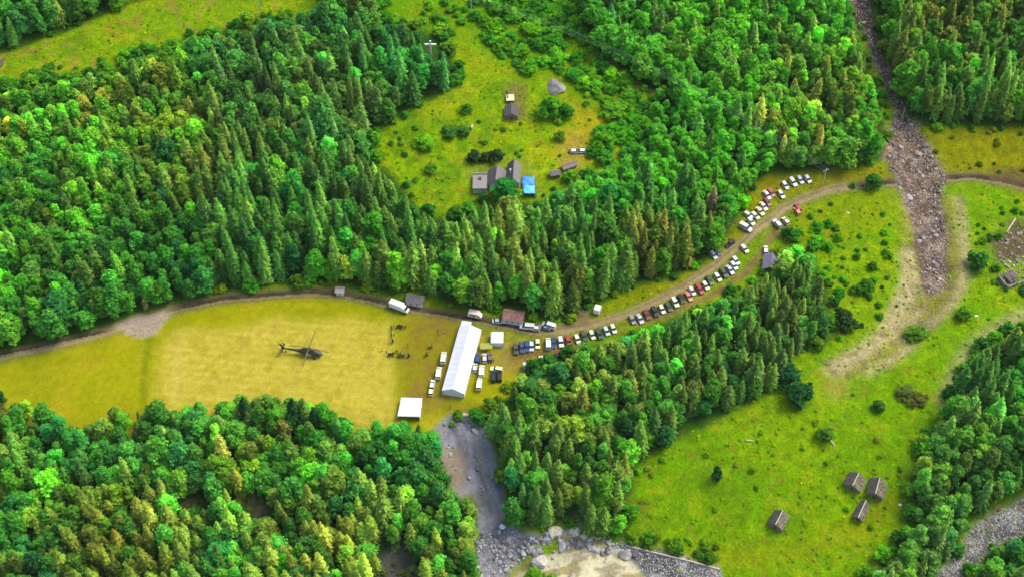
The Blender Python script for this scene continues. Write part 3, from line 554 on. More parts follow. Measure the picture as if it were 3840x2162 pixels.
m = (inside(px, py) == 0) & ~inpoly(px, py, fld) & ~inpoly(px, py, ch) & ~inpoly(px, py, scr) & ~inpoly(px, py, riv) & (seg_dist(px, py, road) > 16) & (seg_dist(px, py, [(1290,905),(1450,860),(1690,785),(1830,720),(1935,600)]) > 26) & ~inpoly(px, py, [(1170,400),(1380,400),(1400,515),(1160,515)]) & ~inpoly(px, py, [(1190,820),(1460,830),(1440,930),(1200,960)]) & (fbm(x, y, 12, 3, 3) > .40)
for i in np.nonzero(m)[0]:
    c = np.array(((118,160,4),(96,142,10),(150,168,10),(132,130,34))[rng.choice(4, p=(.4,.3,.2,.1))])*(.85+.3*rng.rand()); s = .06+.13*rng.rand()**2.5
    gt.append(dict(p=(x[i], y[i], z[i]-.1*s), s=(s*1.9, s*1.9, s*.8), rz=rng.rand()*6.28, v=rng.randint(3), t=lin(np.clip(c, 0, 255), 1.22)))
scatter('grass', gt, [(m_,) for m_ in BUSH], 'tufts and weeds standing in the unmown meadows')
scatter('undergrowth', sh, [(m_,) for m_ in BUSH], 'low shrubs and tall tussocks spread over the rough meadows')
# loose stones
def rock_mesh(seed, name='stone', m=None, sub=1):
    import bmesh
    b = bmesh.new(); bmesh.ops.create_icosphere(b, subdivisions=sub+1, radius=1.); r = random.Random(seed)
    off = [Vector((r.uniform(-1, 1), r.uniform(-1, 1), r.uniform(-1, 1))).normalized() for _ in range(9)]
    for v in b.verts:
        n = v.co.normalized(); k = 1.
        for o in off: k = min(k, (.62+.3*r.random()*.2)/max(.01, n.dot(o)) if n.dot(o) > .62 else k)
        v.co = n*k*(1+.05*r.uniform(-1, 1)); v.co.z *= .7
    me = bpy.data.meshes.new(name); b.to_mesh(me); b.free(); me.materials.append(m); return me
def stone_mat():
    m, t, b = nodes('stone'); at = N(t, 'ShaderNodeAttribute', attribute_type='INSTANCER', attribute_name='tint'); n = N(t, 'ShaderNodeTexNoise'); n.inputs['Scale'].default_value = 3.
    mr = N(t, 'ShaderNodeMapRange'); mr.inputs[3].default_value = .6; mr.inputs[4].default_value = 1.4; t.links.new(n.outputs[0], mr.inputs[0]); s = N(t, 'ShaderNodeVectorMath', operation='SCALE')
    t.links.new(at.outputs['Color'], s.inputs[0]); t.links.new(mr.outputs[0], s.inputs['Scale']); t.links.new(s.outputs[0], b.inputs['Base Color']); b.inputs['Roughness'].default_value = .9; return m
MST = stone_mat(); ROCKS = [rock_mesh(i, m=MST) for i in range(4)]
st = []
for poly, n, (a, b) in ((ch, 6000, (.08, .45)), (ch, 160, (.5, 1.5)), ([(2295,690),(2400,680),(2385,790),(2320,850),(2240,880),(2260,790)], 700, (.08, .4)), (scr, 220, (.08, .3)), ([(1535,1378),(1570,1365),(1812,1428),(1835,1520),(1650,1520),(1600,1408)], 3200, (.1, .4)), ([(2640,1215),(2455,1320),(2350,1450),(2310,1520),(2430,1520),(2485,1392),(2640,1345)], 2600, (.12, .5)),
                        (riv, 40, (.3, 1.2)), (scr, 26, (.5, 1.3)), ([(1255,1345),(1350,1345),(1470,1320),(1560,1365),(1600,1400),(1560,1400),(1400,1372),(1290,1425)], 160, (.4, 1.8)), ([(1200,1340),(1280,1330),(1362,1350),(1290,1424),(1200,1520)], 500, (.2, .9)), ([(2500,600),(2640,540),(2640,710),(2520,690)], 420, (.15, .9)), (tan_poly := [(2255,480),(2428,600),(2425,720),(2260,900),(2100,950),(2190,862),(2290,680)], 420, (.1, .4)),
                        ([(286,822),(436,788),(352,850)], 40, (.1, .3))):
    c_ = np.array([tuple(Q(*p)) for p in poly]); x = rng.uniform(c_[:, 0].min(), c_[:, 0].max(), n*3); y = rng.uniform(c_[:, 1].min(), c_[:, 1].max(), n*3); z = h(x, y); px, py = proj(x, y, z)
    m = np.nonzero(inpoly(px, py, poly))[0][:n]
    for i in m:
        s = a+(b-a)*rng.rand()**2.5; g = .10+.36*rng.rand(); t_ = np.array([1.16, .96, .82])*g*.9 if px[i] > 1900 and py[i] < 1100 else np.array([1.02, 1., .95])*g
        st.append(dict(p=(x[i], y[i], z[i]+.15*s), s=(s*(.8+.6*rng.rand()), s, s*(.6+.5*rng.rand())), rz=rng.rand()*6.28, rx=rng.rand()*.5, ry=rng.rand()*.5, v=rng.randint(4), t=t_))
scatter('rubble', st, [(m_,) for m_ in ROCKS], 'loose stones and boulders of the channel, the scree and the river banks')

# ---------------------------------------------------------------- single bushes and trees that stand alone (photo pixels)
def lone(px, py, wm, hm, c, label, name='bush', crown=0, group=None):
    p = P(px, py); o = empty(name, p, random.random()*6, label=label, cat='bush' if name == 'bush' else 'tree', group=group)
    if name == 'bush':
        cm_ = BUSH[crown % 3]; o.scale = (wm/3.6, wm/3.6, hm/3.2); tm_ = bush_stem
    elif name == 'spruce_tree': cm_, tm_ = SPRUCE[crown]; o.scale = (wm/6.2, wm/6.2, hm/24)
    else: cm_, tm_ = BROAD[crown]; o.scale = (wm/7.6, wm/7.6, hm/15)
    k = link('crown', cm_, o); k['tint'] = [float(v) for v in lin(c, 1.3)]; link('trunk', tm_, o); return o
bush_stem = MB().tube([(0, 0, -.3), (0, 0, .8), (.2, .1, 2.)], [.12, .09, .03], 5).tube([(0, 0, .3), (-.4, .3, 1.6)], [.07, .02], 4).mesh('trunk', MBARK)
lone(2060,430,9,8,(74,142,20),'big round leafy bush just below the grey boulder','bush',0); lone(2118,438,7,6,(56,120,24),'darker leafy bush below the boulder, right of the big round one','bush',1)
lone(2685,1795,4,7,(34,96,40),'solitary dark upright bush in the large lower right meadow','bush',2)
lone(1590,545,9,4,(100,158,20),'pale green spreading bush left of the garden plot','bush',1); lone(1615,640,5,3,(84,132,30),'small bush on the meadow left of the farmhouse','bush',0)
lone(2260,545,9,6,(84,146,20),'leafy bush right of the dirt patch and the white car','bush',0); lone(2300,420,12,4,(88,146,26),'wide low bush at the right end of the farm clearing','bush',2)
lone(1780,600,6,4,(44,70,30),'dark scrub bush at the left end of the dark row above the farmhouse','bush',1); lone(1820,598,5,3.4,(52,76,32),'dark scrub bush in the middle of the row above the farmhouse','bush',2); lone(1858,596,6,4,(44,68,32),'dark scrub bush at the right end of the row above the farmhouse','bush',0)
lone(1690,505,7,3,(62,110,34),'low dark bush in the left half of the garden plot','bush',0); lone(1735,500,6,3,(66,112,34),'low dark bush in the right half of the garden plot','bush',1)
lone(1752,420,5,4,(84,134,26),'small bush left of the dark cabin','bush',2); lone(2100,520,5,4,(96,132,22),'small bush on the dry grass above the long brown shed','bush',1)
lone(3270,700,7,6,(62,116,34),'leafy bush beside the road just left of the debris channel','bush',1); lone(3200,700,3,2,(84,130,40),'small grey green bush on the road edge left of the channel','bush',0)
lone(3160,1215,9,6,(46,72,30),'dark bush beside the lower wood edge in the round meadow','bush',0); lone(3270,1005,4,3,(64,104,24),'small dark bush in the middle of the round meadow','bush',1); lone(3245,1085,7,4,(58,112,22),'flat dark bush low in the round meadow','bush',2)
lone(3440,1260,8,3,(80,122,26),'low spreading bush between the two sandy arms of the fan','bush',2); lone(3610,1190,6,4,(76,122,26),'small bush right of the sandy fan','bush',0)
lone(3290,1530,5,3.5,(60,106,30),'round bush on the slope below the sandy fan','bush',1); lone(3090,1640,6,4,(70,112,30),'bush beside the pale fallen trunk in the lower meadow','bush',0); lone(2990,1500,10,8,(40,92,40),'large dark bush at the tip of the wedge wood','bush',1)
lone(2940,1425,8,9,(34,86,44),'round dark tree at the lower edge of the wedge wood','broadleaf_tree',1)
lone(3390,1480,7,2.5,(84,100,36),'brownish low bush at the left end of the brushy strip','bush',2); lone(3440,1500,7,2.5,(88,96,36),'brownish low bush at the right end of the brushy strip','bush',0)
lone(1240,1040,6,10,(84,150,16),'bright lime green tree standing before the dark spruces at the road','broadleaf_tree',3)
lone(612,1135,7,11,(84,134,26),'rounded conical tree at the road bend beside the gravel pull-in','broadleaf_tree',2)
lone(550,1160,3,6,(150,140,80),'withered straw coloured sapling above the gravel pull-in','broadleaf_tree',4)
lone(2660,830,6,20,(132,116,78),'dead brown spruce beside the upper parked cars','spruce_tree',1)
lone(1890,745,8,11,(40,130,44),'bright green tree in front of the farmhouse','broadleaf_tree',1)
lone(1112,760,6,15,(60,160,30),'vivid green slender tree among the dark spruces behind the field','broadleaf_tree',4)
lone(1075,2160,10,14,(70,160,26),'vivid green round tree at the bottom of the picture','broadleaf_tree',1)
lone(3665,1000,8,7,(60,120,36),'green bush beside the ruined hut','bush',0)
lone(2000,2175,7,5,(96,150,26),'bright green bush on the near river bank','bush',1); lone(2070,2190,6,4,(90,146,30),'smaller bright green bush on the near river bank','bush',2)
for i, (a, b, hh_) in enumerate(((935,1600,18),(1040,1612,15),(1115,1612,19),(1190,1625,16))):
    lone(a, b, 6, hh_, (34,70,32), ['leftmost','second from left','third from left','rightmost'][i]+' of four dark spruces that stick up over the near field edge', 'spruce_tree', i % 4, 'spruces sticking up over the field edge')

# ---------------------------------------------------------------- vehicles
CARC = {'white': (.66, .66, .62), 'cream': (.72, .7, .52), 'silver': (.5, .54, .55), 'pale blue': (.5, .6, .64), 'navy blue': (.03, .06, .13), 'black': (.015, .015, .018), 'dark olive': (.06, .065, .035), 'dark green': (.03, .07, .04),
        'maroon': (.2, .02, .04), 'red': (.38, .04, .04), 'salmon': (.65, .22, .15), 'brown': (.16, .1, .06), 'pinkish white': (.75, .58, .56), 'pale yellow': (.78, .76, .36), 'grey': (.25, .25, .24), 'mint white': (.62, .74, .64)}
def paintm(c): return mat(c.replace(' ', '_')+'_car_paint', CARC[c], .3, 0, .5)
GLASS = mat('car_glass', (.02, .025, .03), .08, 0, .7); TYRE = mat('tyre', (.02, .02, .02), .9); LAMP = mat('car_lamp', (.7, .7, .65), .2); CHROME = mat('wheel_rim', (.45, .45, .45), .35, .7); BLACKP = mat('black_trim', (.03, .03, .03), .6)
def ring(x, w, z0, z1, tw=1., r=.12):
    return [(x, -w, z0+r), (x, -w+r, z0), (x, w-r, z0), (x, w, z0+r), (x, w*1., z0+(z1-z0)*.6), (x, w*tw, z1-r*.5), (x, w*tw-r, z1), (x, -w*tw+r, z1), (x, -w*tw, z1-r*.5), (x, -w, z0+(z1-z0)*.6)]
def make_vehicle(nm, L_, W_, prof, cab, van=False):
    """nm; PROF: (x share, half width share, bottom, top); CAB: base x0, x1, roof x0, x1, base z, roof z"""
    o = empty(nm, cat='car'); P0 = paintm('white')
    MB().loft([ring(x*L_/2, W_/2*w, z0, z1, .94) for x, w, z0, z1 in prof]).obj('body', P0, o, smooth=False)
    bx0, bx1, rx0, rx1, bz, rz_ = cab; hw = W_/2*.92; hr = W_/2*.74 if not van else W_/2*.84
    MB().add([(rx0, -hr, rz_), (rx1, -hr, rz_), (rx1, hr, rz_), (rx0, hr, rz_), (rx0-.05, -hr-.03, rz_-.07), (rx1+.05, -hr-.03, rz_-.07), (rx1+.05, hr+.03, rz_-.07), (rx0-.05, hr+.03, rz_-.07)], [(0,1,2,3),(4,7,6,5),(0,4,5,1),(1,5,6,2),(2,6,7,3),(3,7,4,0)]).obj('roof', P0, o)
    z_ = rz_-.07; a = hr+.03
    MB().add([(rx1+.05, -a, z_), (rx1+.05, a, z_), (bx1, hw, bz), (bx1, -hw, bz)], [(0,1,2,3)]).obj('windscreen', GLASS, o)
    MB().add([(rx0-.05, -a, z_), (rx0-.05, a, z_), (bx0, hw, bz), (bx0, -hw, bz)], [(3,2,1,0)]).obj('rear_window', GLASS, o)
    for s in (-1, 1): MB().add([(rx0-.05, s*a, z_), (rx1+.05, s*a, z_), (bx1, s*hw, bz), (bx0, s*hw, bz)], [(0,1,2,3)]).obj('side_window', GLASS, o)
    for x in (-L_*.31, L_*.32):
        for s in (-1, 1): MB().disc((x, s*(W_/2-.1), .33), .33, .22).obj('wheel', TYRE, o)
    for s in (-1, 1): MB().box(L_/2-.06, L_/2+.03, s*W_*.34-.17, s*W_*.34+.17, .55, .72).obj('headlight', LAMP, o)
    return o
hatch = make_vehicle('parked_car', 4.2, 1.8, [(-1,.86,.35,.8),(-.96,.95,.25,.95),(-.5,1,.22,.97),(.35,1,.22,.96),(.75,.97,.24,.86),(.95,.9,.28,.74),(1,.8,.35,.66)], (-2.0,1.05,-1.65,.25,.94,1.47))
sedan = make_vehicle('parked_car', 4.6, 1.82, [(-1,.82,.38,.85),(-.95,.93,.26,.98),(-.6,1,.22,1.0),(.3,1,.22,.96),(.75,.97,.24,.86),(.95,.9,.28,.74),(1,.8,.35,.66)], (-1.75,1.05,-1.15,.25,.95,1.44))
suv = make_vehicle('parked_car', 4.7, 1.92, [(-1,.88,.42,.95),(-.97,.96,.32,1.15),(-.5,1,.3,1.16),(.35,1,.3,1.14),(.8,.98,.32,1.04),(.97,.92,.36,.9),(1,.85,.42,.8)], (-2.28,1.05,-2.05,.35,1.12,1.78))
van = make_vehicle('parked_van', 5.4, 2.0, [(-1,.95,.4,1.5),(-.98,1,.3,1.62),(.3,1,.3,1.6),(.55,1,.3,1.3),(.85,.97,.32,1.05),(1,.88,.4,.8)], (-2.65,1.6,-2.6,.75,1.5,2.25), True)
PROTO = {'hatchback': hatch, 'saloon': sedan, 'estate': suv, 'van': van}
for o in PROTO.values():
    for c in o.children:
        if c.name.split('.')[0] in ('body', 'roof'): c.material_slots[0].link = 'OBJECT'
used = set()
def car(px, py, ang, typ, colr, label, group=None):
    """px, py photo pixel of the middle; ang image heading of the nose in degrees (0 right, 90 away)"""
    p = P(px, py, .7); a = R(ang); q = P(px+30*math.cos(a), py-30*math.sin(a), .7); p.z -= .7
    o = PROTO[typ]
    if typ in used: o = copy_tree(o)
    used.add(typ)
    o.location = p; rz = heading(p, q)
    dx = .9*math.cos(rz); dy = .9*math.sin(rz)
    tl_ = math.atan2(float(h(p.x+dx, p.y+dy)-h(p.x-dx, p.y-dy)), 1.8); sx = -math.sin(rz); sy = math.cos(rz)
    rl = math.atan2(float(h(p.x+sx, p.y+sy)-h(p.x-sx, p.y-sy)), 2.)
    o.rotation_euler = (rl, -tl_, rz); tag(o, label, 'van' if typ == 'van' else 'car', group)
    for c in o.children:
        if c.name.split('.')[0] in ('body', 'roof'): c.material_slots[0].link = 'OBJECT'; c.material_slots[0].material = paintm(colr)
    return o
ORD = 'first second third fourth fifth sixth seventh eighth ninth tenth eleventh twelfth thirteenth fourteenth fifteenth sixteenth seventeenth eighteenth nineteenth twentieth twenty-first twenty-second twenty-third twenty-fourth twenty-fifth twenty-sixth twenty-seventh twenty-eighth twenty-ninth thirtieth thirty-first thirty-second thirty-third thirty-fourth'.split()
ROW = [(1934,1309,96,'estate','dark olive'),(1957,1303,95,'estate','navy blue'),(1976,1300,95,'estate','navy blue'),(1993,1297,93,'hatchback','pale blue'),(2016,1288,92,'hatchback','pale yellow'),
       (2056,1288,92,'van','white'),(2077,1284,96,'saloon','navy blue'),(2103,1282,100,'estate','white'),(2131,1279,104,'estate','red'),(2165,1270,112,'hatchback','cream'),(2190,1260,112,'estate','dark olive'),(2220,1254,115,'hatchback','cream'),
       (2247,1252,116,'estate','dark green'),(2274,1240,116,'hatchback','silver'),(2300,1231,114,'hatchback','cream'),
       (2371,1197,118,'hatchback','grey'),(2400,1194,118,'saloon','silver'),(2425,1178,118,'saloon','maroon'),(2455,1168,118,'estate','black'),(2482,1158,118,'hatchback','cream'),(2507,1149,118,'hatchback','dark green'),(2531,1133,120,'estate','cream'),
       (2554,1118,122,'hatchback','black'),(2582,1110,122,'saloon','salmon'),(2595,1090,124,'hatchback','pinkish white'),(2624,1084,124,'estate','red'),(2646,1070,124,'hatchback','cream'),(2660,1050,124,'saloon','dark green'),(2691,1038,126,'hatchback','cream'),
       (2714,1023,126,'estate','dark olive'),(2737,1011,128,'saloon','silver'),(2752,995,128,'hatchback','white'),(2760,976,128,'hatchback','white'),(2792,932,132,'hatchback','cream')]
for i, (a, b, an, ty, co) in enumerate(ROW):
    car(a, b, an+180 if ty != 'van' else an, ty, co, f"{co} {ty}, {ORD[i]} from the tent end of the long roadside row", 'vehicles in the long roadside row')
UP = [(2675,955,128,'hatchback','white'),(2688,940,128,'saloon','navy blue'),(2738,912,35,'saloon','black'),(2796,853,150,'van','white'),(2816,830,132,'hatchback','mint white'),(2806,805,150,'hatchback','cream'),(2832,808,140,'hatchback','cream'),
      (2851,791,132,'saloon','pale yellow'),(2863,773,130,'saloon','pinkish white'),(2877,757,130,'hatchback','maroon'),(2876,730,130,'saloon','pinkish white'),(2892,722,128,'hatchback','red'),(2929,728,126,'hatchback','white'),(2944,694,126,'hatchback','white'),(2974,683,128,'estate','white'),(3001,674,124,'hatchback','silver'),(3030,671,124,'hatchback','white')]
for i, (a, b, an, ty, co) in enumerate(UP):
    car(a, b, an+180, ty, co, f"{co} {ty} on the wood side of the road bend, {ORD[i]} going uphill", 'vehicles on the wood side of the road bend')
MISC = [(1663,1341,82,'van','cream','cream van left of the long tent, beside its middle'),(1645,1398,82,'van','cream','cream van standing alone left of the long tent, middle of three'),(1621,1440,80,'hatchback','white','white hatchback left of the long tent, behind the pale yellow one'),(1617,1464,80,'hatchback','pale yellow','pale yellow hatchback nearest the square tent'),
        (1790,1343,92,'estate','navy blue','navy blue estate touching the right side of the long tent'),(1817,1341,92,'hatchback','silver','silver hatchback between the navy and the brown car beside the long tent'),(1837,1338,92,'hatchback','brown','brown hatchback right of the silver one beside the long tent'),
        (1781,1376,86,'hatchback','white','white hatchback with dark glass close to the right side of the long tent'),(1806,1391,86,'van','cream','cream van right of the long tent, behind a shorter cream van'),(1797,1439,84,'van','cream','short cream van, lowest vehicle right of the long tent'),
        (1862,1384,170,'estate','pale yellow','pale yellow estate parked across behind the two black cars'),(1850,1412,92,'estate','black','left one of two black estates on the grass right of the long tent'),(1872,1410,92,'estate','black','right one of two black estates on the grass right of the long tent'),
        (1988,1367,18,'van','white','white van with rusty front at the wood edge below the car row'),(2031,1350,100,'hatchback','cream','small cream car half hidden by the wood edge, beside the white van'),(2061,1344,135,'hatchback','cream','small cream car between the wood edge and the dark saloon'),(2096,1331,16,'saloon','black','black saloon parked lengthwise below the red estate of the row'),
        (1869,1203,0,'saloon','silver','silver saloon on the road beside the red roofed hut'),(1976,1225,175,'van','white','white van parked at the right end of the red roofed hut'),(2003,1229,170,'hatchback','white','small white car behind the van at the red roofed hut'),(2058,1220,162,'van','white','white van on the roadside between the red hut and the brown heap'),(2042,1226,165,'saloon','grey','grey saloon beside the white roadside van'),
        (2991,777,118,'hatchback','red','red hatchback alone on the outer side of the road bend'),(2990,800-8,118,'hatchback','salmon','salmon car behind the lone red hatchback'),(2915,838,132,'estate','white','white estate with dark windows on the field side of the bend'),(2947,828,128,'hatchback','cream','cream hatchback right of the white estate on the field side of the bend'),
        (2872,937,92,'hatchback','white','white hatchback at the upper end of the purple roofed hut'),(2156,567,0,'hatchback','white','white hatchback on the dirt yard above the long brown shed'),(2176,566,180,'hatchback','mint white','pale green hatchback nose to nose with the white one on the dirt yard')]
for m_ in MISC: car(*m_, group='vehicles parked round the tents' if m_[0] < 1900 else None)

# white lorry on the road
def lorry():
    p = P(1500,1160); q = P(1530,1172); o = empty('box_truck', p, heading(p, q), label='white box truck with boxy body standing on the road before the grey barn', cat='truck')
    Wt = mat('truck_white', (.8, .79, .72), .5, var=.06)
    MB().box(-4.0, 1.5, -1.2, 1.2, .9, 3.3).obj('cargo_box', Wt, o, bevel=.05)
    MB().loft([ring(1.6,1.05,.5,2.5,.95), ring(2.3,1.08,.5,2.55,.92), ring(3.0,1.05,.5,1.7,.95), ring(3.6,1.,.5,1.5,.95)]).obj('cab', Wt, o)
    MB().add([(2.35,-.95,2.45),(2.35,.95,2.45),(3.02,.98,1.75),(3.02,-.98,1.75)], [(0,1,2,3)]).obj('windscreen', GLASS, o).location.x = .03
    MB().box(-3.9, 3.4, -.45, .45, .5, .85).obj('chassis', BLACKP, o)
    for x in (-2.9, 2.6):
        for s in (-1, 1): MB().disc((x, s*1.05, .45), .45, .28).obj('wheel', TYRE, o)
    for s in (-1, 1): MB().box(3.58, 3.66, s*.7-.15, s*.7+.15, .8, 1.0).obj('headlight', LAMP, o)
lorry()
def caravan(px, py, px2, py2, label, w=2.2, L_=4.5, hgt=2.5, c=(.78, .74, .6)):
    p = P(px, py); q = P(px2, py2); o = empty('caravan', p, heading(p, q), label=label, cat='caravan'); m = mat('caravan_'+str(int(c[1]*100)), c, .5, var=.1)
    pr = [(-L_/2, .5), (-L_/2-.1, 1.4), (-L_/2+.3, hgt-.1), (-L_/2+.9, hgt), (L_/2-.8, hgt), (L_/2-.2, hgt-.3), (L_/2+.1, 1.4), (L_/2, .5)]
    MB().loft([[(x, y, z) for x, z in pr] for y in (-w/2, w/2)]).obj('body', m, o)
    for s in (-1, 1): MB().box(-L_*.25, L_*.2, s*(w/2+.015)-.01, s*(w/2+.015)+.01, 1.3, 1.9).obj('side_window', GLASS, o)
    for s in (-1, 1): MB().disc((0, s*(w/2-.1), .35), .35, .2).obj('wheel', TYRE, o)
    MB().tube([(L_/2, -.4, .5), (L_/2+1.1, 0, .45), (L_/2, .4, .5)], .05, 5).obj('drawbar', BLACKP, o)
caravan(1778,1184,1810,1190,'beige caravan beside the road just above the tent porch', c=(.72, .62, .48)); caravan(1797,1190,1820,1194,'short cream trailer right behind the beige caravan', 1.8, 2.0, 2.0, (.74, .72, .56)); caravan(2240,1168,2247,1150,'white caravan on the grass above the road junction', 2.3, 3.4, 2.6, (.8, .78, .72))

# ---------------------------------------------------------------- tents
CANVAS = mat('white_canvas', (.70, .69, .72), .7, var=.06, scale=.35); ALU = mat('tent_pole', (.5, .5, .5), .4, .6)
def marquee():
    e = [P(1654,1476,2.6), P(1744,1462,2.6), P(1800,1240,2.6), P(1728,1216,2.6)]    # eave corners: near left, near right, far right, far left
    z0 = min(float(h(v.x, v.y)) for v in e); mid = (e[0]+e[1]+e[2]+e[3])/4
    ax = ((e[3]+e[2])-(e[0]+e[1])); ln = math.hypot(ax.x, ax.y)/2; rz = math.atan2(ax.y, ax.x); wd = ((e[1]-e[0]).length+(e[2]-e[3]).length)/2*.985
    o = empty('long_tent', (mid.x, mid.y, z0), rz, label='very long white marquee with ridged roof between field and parked cars', cat='tent'); hL = ln/2; hw = wd/2; n = 12
    mr_ = MB(); rings = []
    for i in range(n*2+1):
        x = -hL+ln*i/(n*2); sag = .10 if i % 2 else 0.
        rings.append([(x, -hw-.1, 2.55), (x, -hw, 2.65), (x, -hw*.5, 3.6-sag), (x, 0, 4.6-sag), (x, hw*.5, 3.6-sag), (x, hw, 2.65), (x, hw+.1, 2.55), (x, 0, 4.5-sag)])
    mr_.loft(rings); mr_.obj('roof', CANVAS, o)
    for s in (-1, 1): MB().box(-hL, hL, s*(hw-.05)-.03, s*(hw-.05)+.03, 0, 2.6).obj('side_wall', CANVAS, o)
    for s in (-1, 1): MB().add([(s*(hL-.1), -hw+.1, 0), (s*(hL-.1), hw-.1, 0), (s*(hL-.1), hw-.1, 2.62), (s*(hL-.1), 0, 4.42), (s*(hL-.1), -hw+.1, 2.62)], [(0,1,2,3,4)]).obj('end_wall', CANVAS, o)
    for i in range(n+1):
        x = -hL+ln*i/n
        b = MB()
        for s in (-1, 1): b.box(x-.05, x+.05, s*(hw+.0)-.05, s*(hw+.0)+.05, 0, 2.6)
        b.obj('frame_post', ALU, o)
    b = MB().box(hL+.05, hL+3.2, hw*.05, hw*.98, 2.2, 2.45, .2, .2).obj('porch_roof', CANVAS, o)
    for x, y in ((hL+3.0, hw*.12), (hL+3.0, hw*.9)): MB().box(x-.05, x+.05, y-.05, y+.05, 0, 2.2).obj('porch_post', ALU, o)
    for i in (-1, 0, 1):
        b = MB().tube([(-hL-.1, i*hw*.9, 2.4), (-hL-1.6, i*hw*1.0, .02)], .03, 4).obj('guy_rope', ALU, o)
marquee()
def pavilion(cs, hh_, label, peak, walls):
    e = [P(a, b, hh_) for a, b in cs]; z0 = min(float(h(v.x, v.y)) for v in e); mid = (e[0]+e[1]+e[2]+e[3])/4
    o = empty('canopy_tent', (mid.x, mid.y, z0), 0, label=label, cat='tent'); L_ = [(v.x-mid.x, v.y-mid.y) for v in e]
    pts = [(x, y, hh_) for x, y in L_]; low = [(x*1.01, y*1.01, hh_-.3) for x, y in L_]
    MB().add(low+pts+[(0, 0, hh_+peak)], [(0,1,5,4),(1,2,6,5),(2,3,7,6),(3,0,4,7),(4,5,8),(5,6,8),(6,7,8),(7,4,8),(3,2,1,0)]).obj('roof', CANVAS, o)
    for x, y in L_: MB().box(x*.97-.05, x*.97+.05, y*.97-.05, y*.97+.05, 0, hh_-.3).obj('pole', ALU, o)
    for k in walls:
        (x1, y1), (x2, y2) = L_[k], L_[(k+1) % 4]; MB().add([(x1*.98, y1*.98, .05), (x2*.98, y2*.98, .05), (x2*.98, y2*.98, hh_-.28), (x1*.98, y1*.98, hh_-.28)], [(0,1,2,3)]).obj('side_wall', CANVAS, o)
pavilion([(1490,1556),(1574,1560),(1583,1488),(1504,1484)], 2.8, 'square white canopy tent at the near edge of the field by the wood', .9, (1, 3))
pavilion([(1840,1284),(1887,1285),(1888,1243),(1841,1243)], 2.5, 'small square white canopy tent between the long tent and the road', .7, (0, 1, 2, 3))
p = P(1823,1307); o = empty('awning', p, .05, label='low olive green awning between the small square tent and the parked cars', cat='awning'); MB().box(-2.2, 2.2, -1.4, 1.4, 1.7, 1.8, .1, .1).obj('cover', mat('olive_cloth', (.3, .34, .05), .9, var=.2), o)
for x in (-2, 2):
    for y in (-1.2, 1.2): MB().box(x-.04, x+.04, y-.04, y+.04, 0, 1.7).obj('pole', ALU, o)

# ---------------------------------------------------------------- huts and houses
WOOD = mat('weathered_wood', (.20, .16, .12), .9, var=.3, wave=('Z', 3.)); SHING = mat('grey_shingles', (.19, .17, .155), .9, var=.35, scale=2., wave=('Y', 1.6)); SHADR = mat('shaded_shingles', (.075, .062, .05), .95, var=.5, scale=1.5, wave=('Y', 1.6)); MOSS = mat('mossy_shingles', (.145, .13, .08), .95, var=.6, scale=1.1, wave=('Y', 1.6))  # darkest shingles: hut slopes away from the sun, their shade put into the colour
DARKR = mat('dark_shingles', (.10, .085, .08), .9, var=.3, wave=('Y', 1.6)); REDR = mat('rusty_red_roof', (.36, .16, .12), .8, var=.35, scale=1., wave=('X', 2.2)); PURP = mat('purple_grey_roof', (.20, .17, .24), .8, var=.15, wave=('X', 1.6)); PLAS = mat('pale_plaster', (.62, .58, .5), .9, var=.12)  # dark shingles also stand for shade on the farmhouses' left slopes
STONE = mat('field_stone', (.26, .235, .2), .95, var=.55, scale=.6); WIN = mat('dark_window', (.03, .035, .04), .15); DOORW = mat('dark_door', (.07, .05, .03), .8); BRN = mat('brown_boards', (.24, .16, .11), .9, var=.3, wave=('Z', 3.))
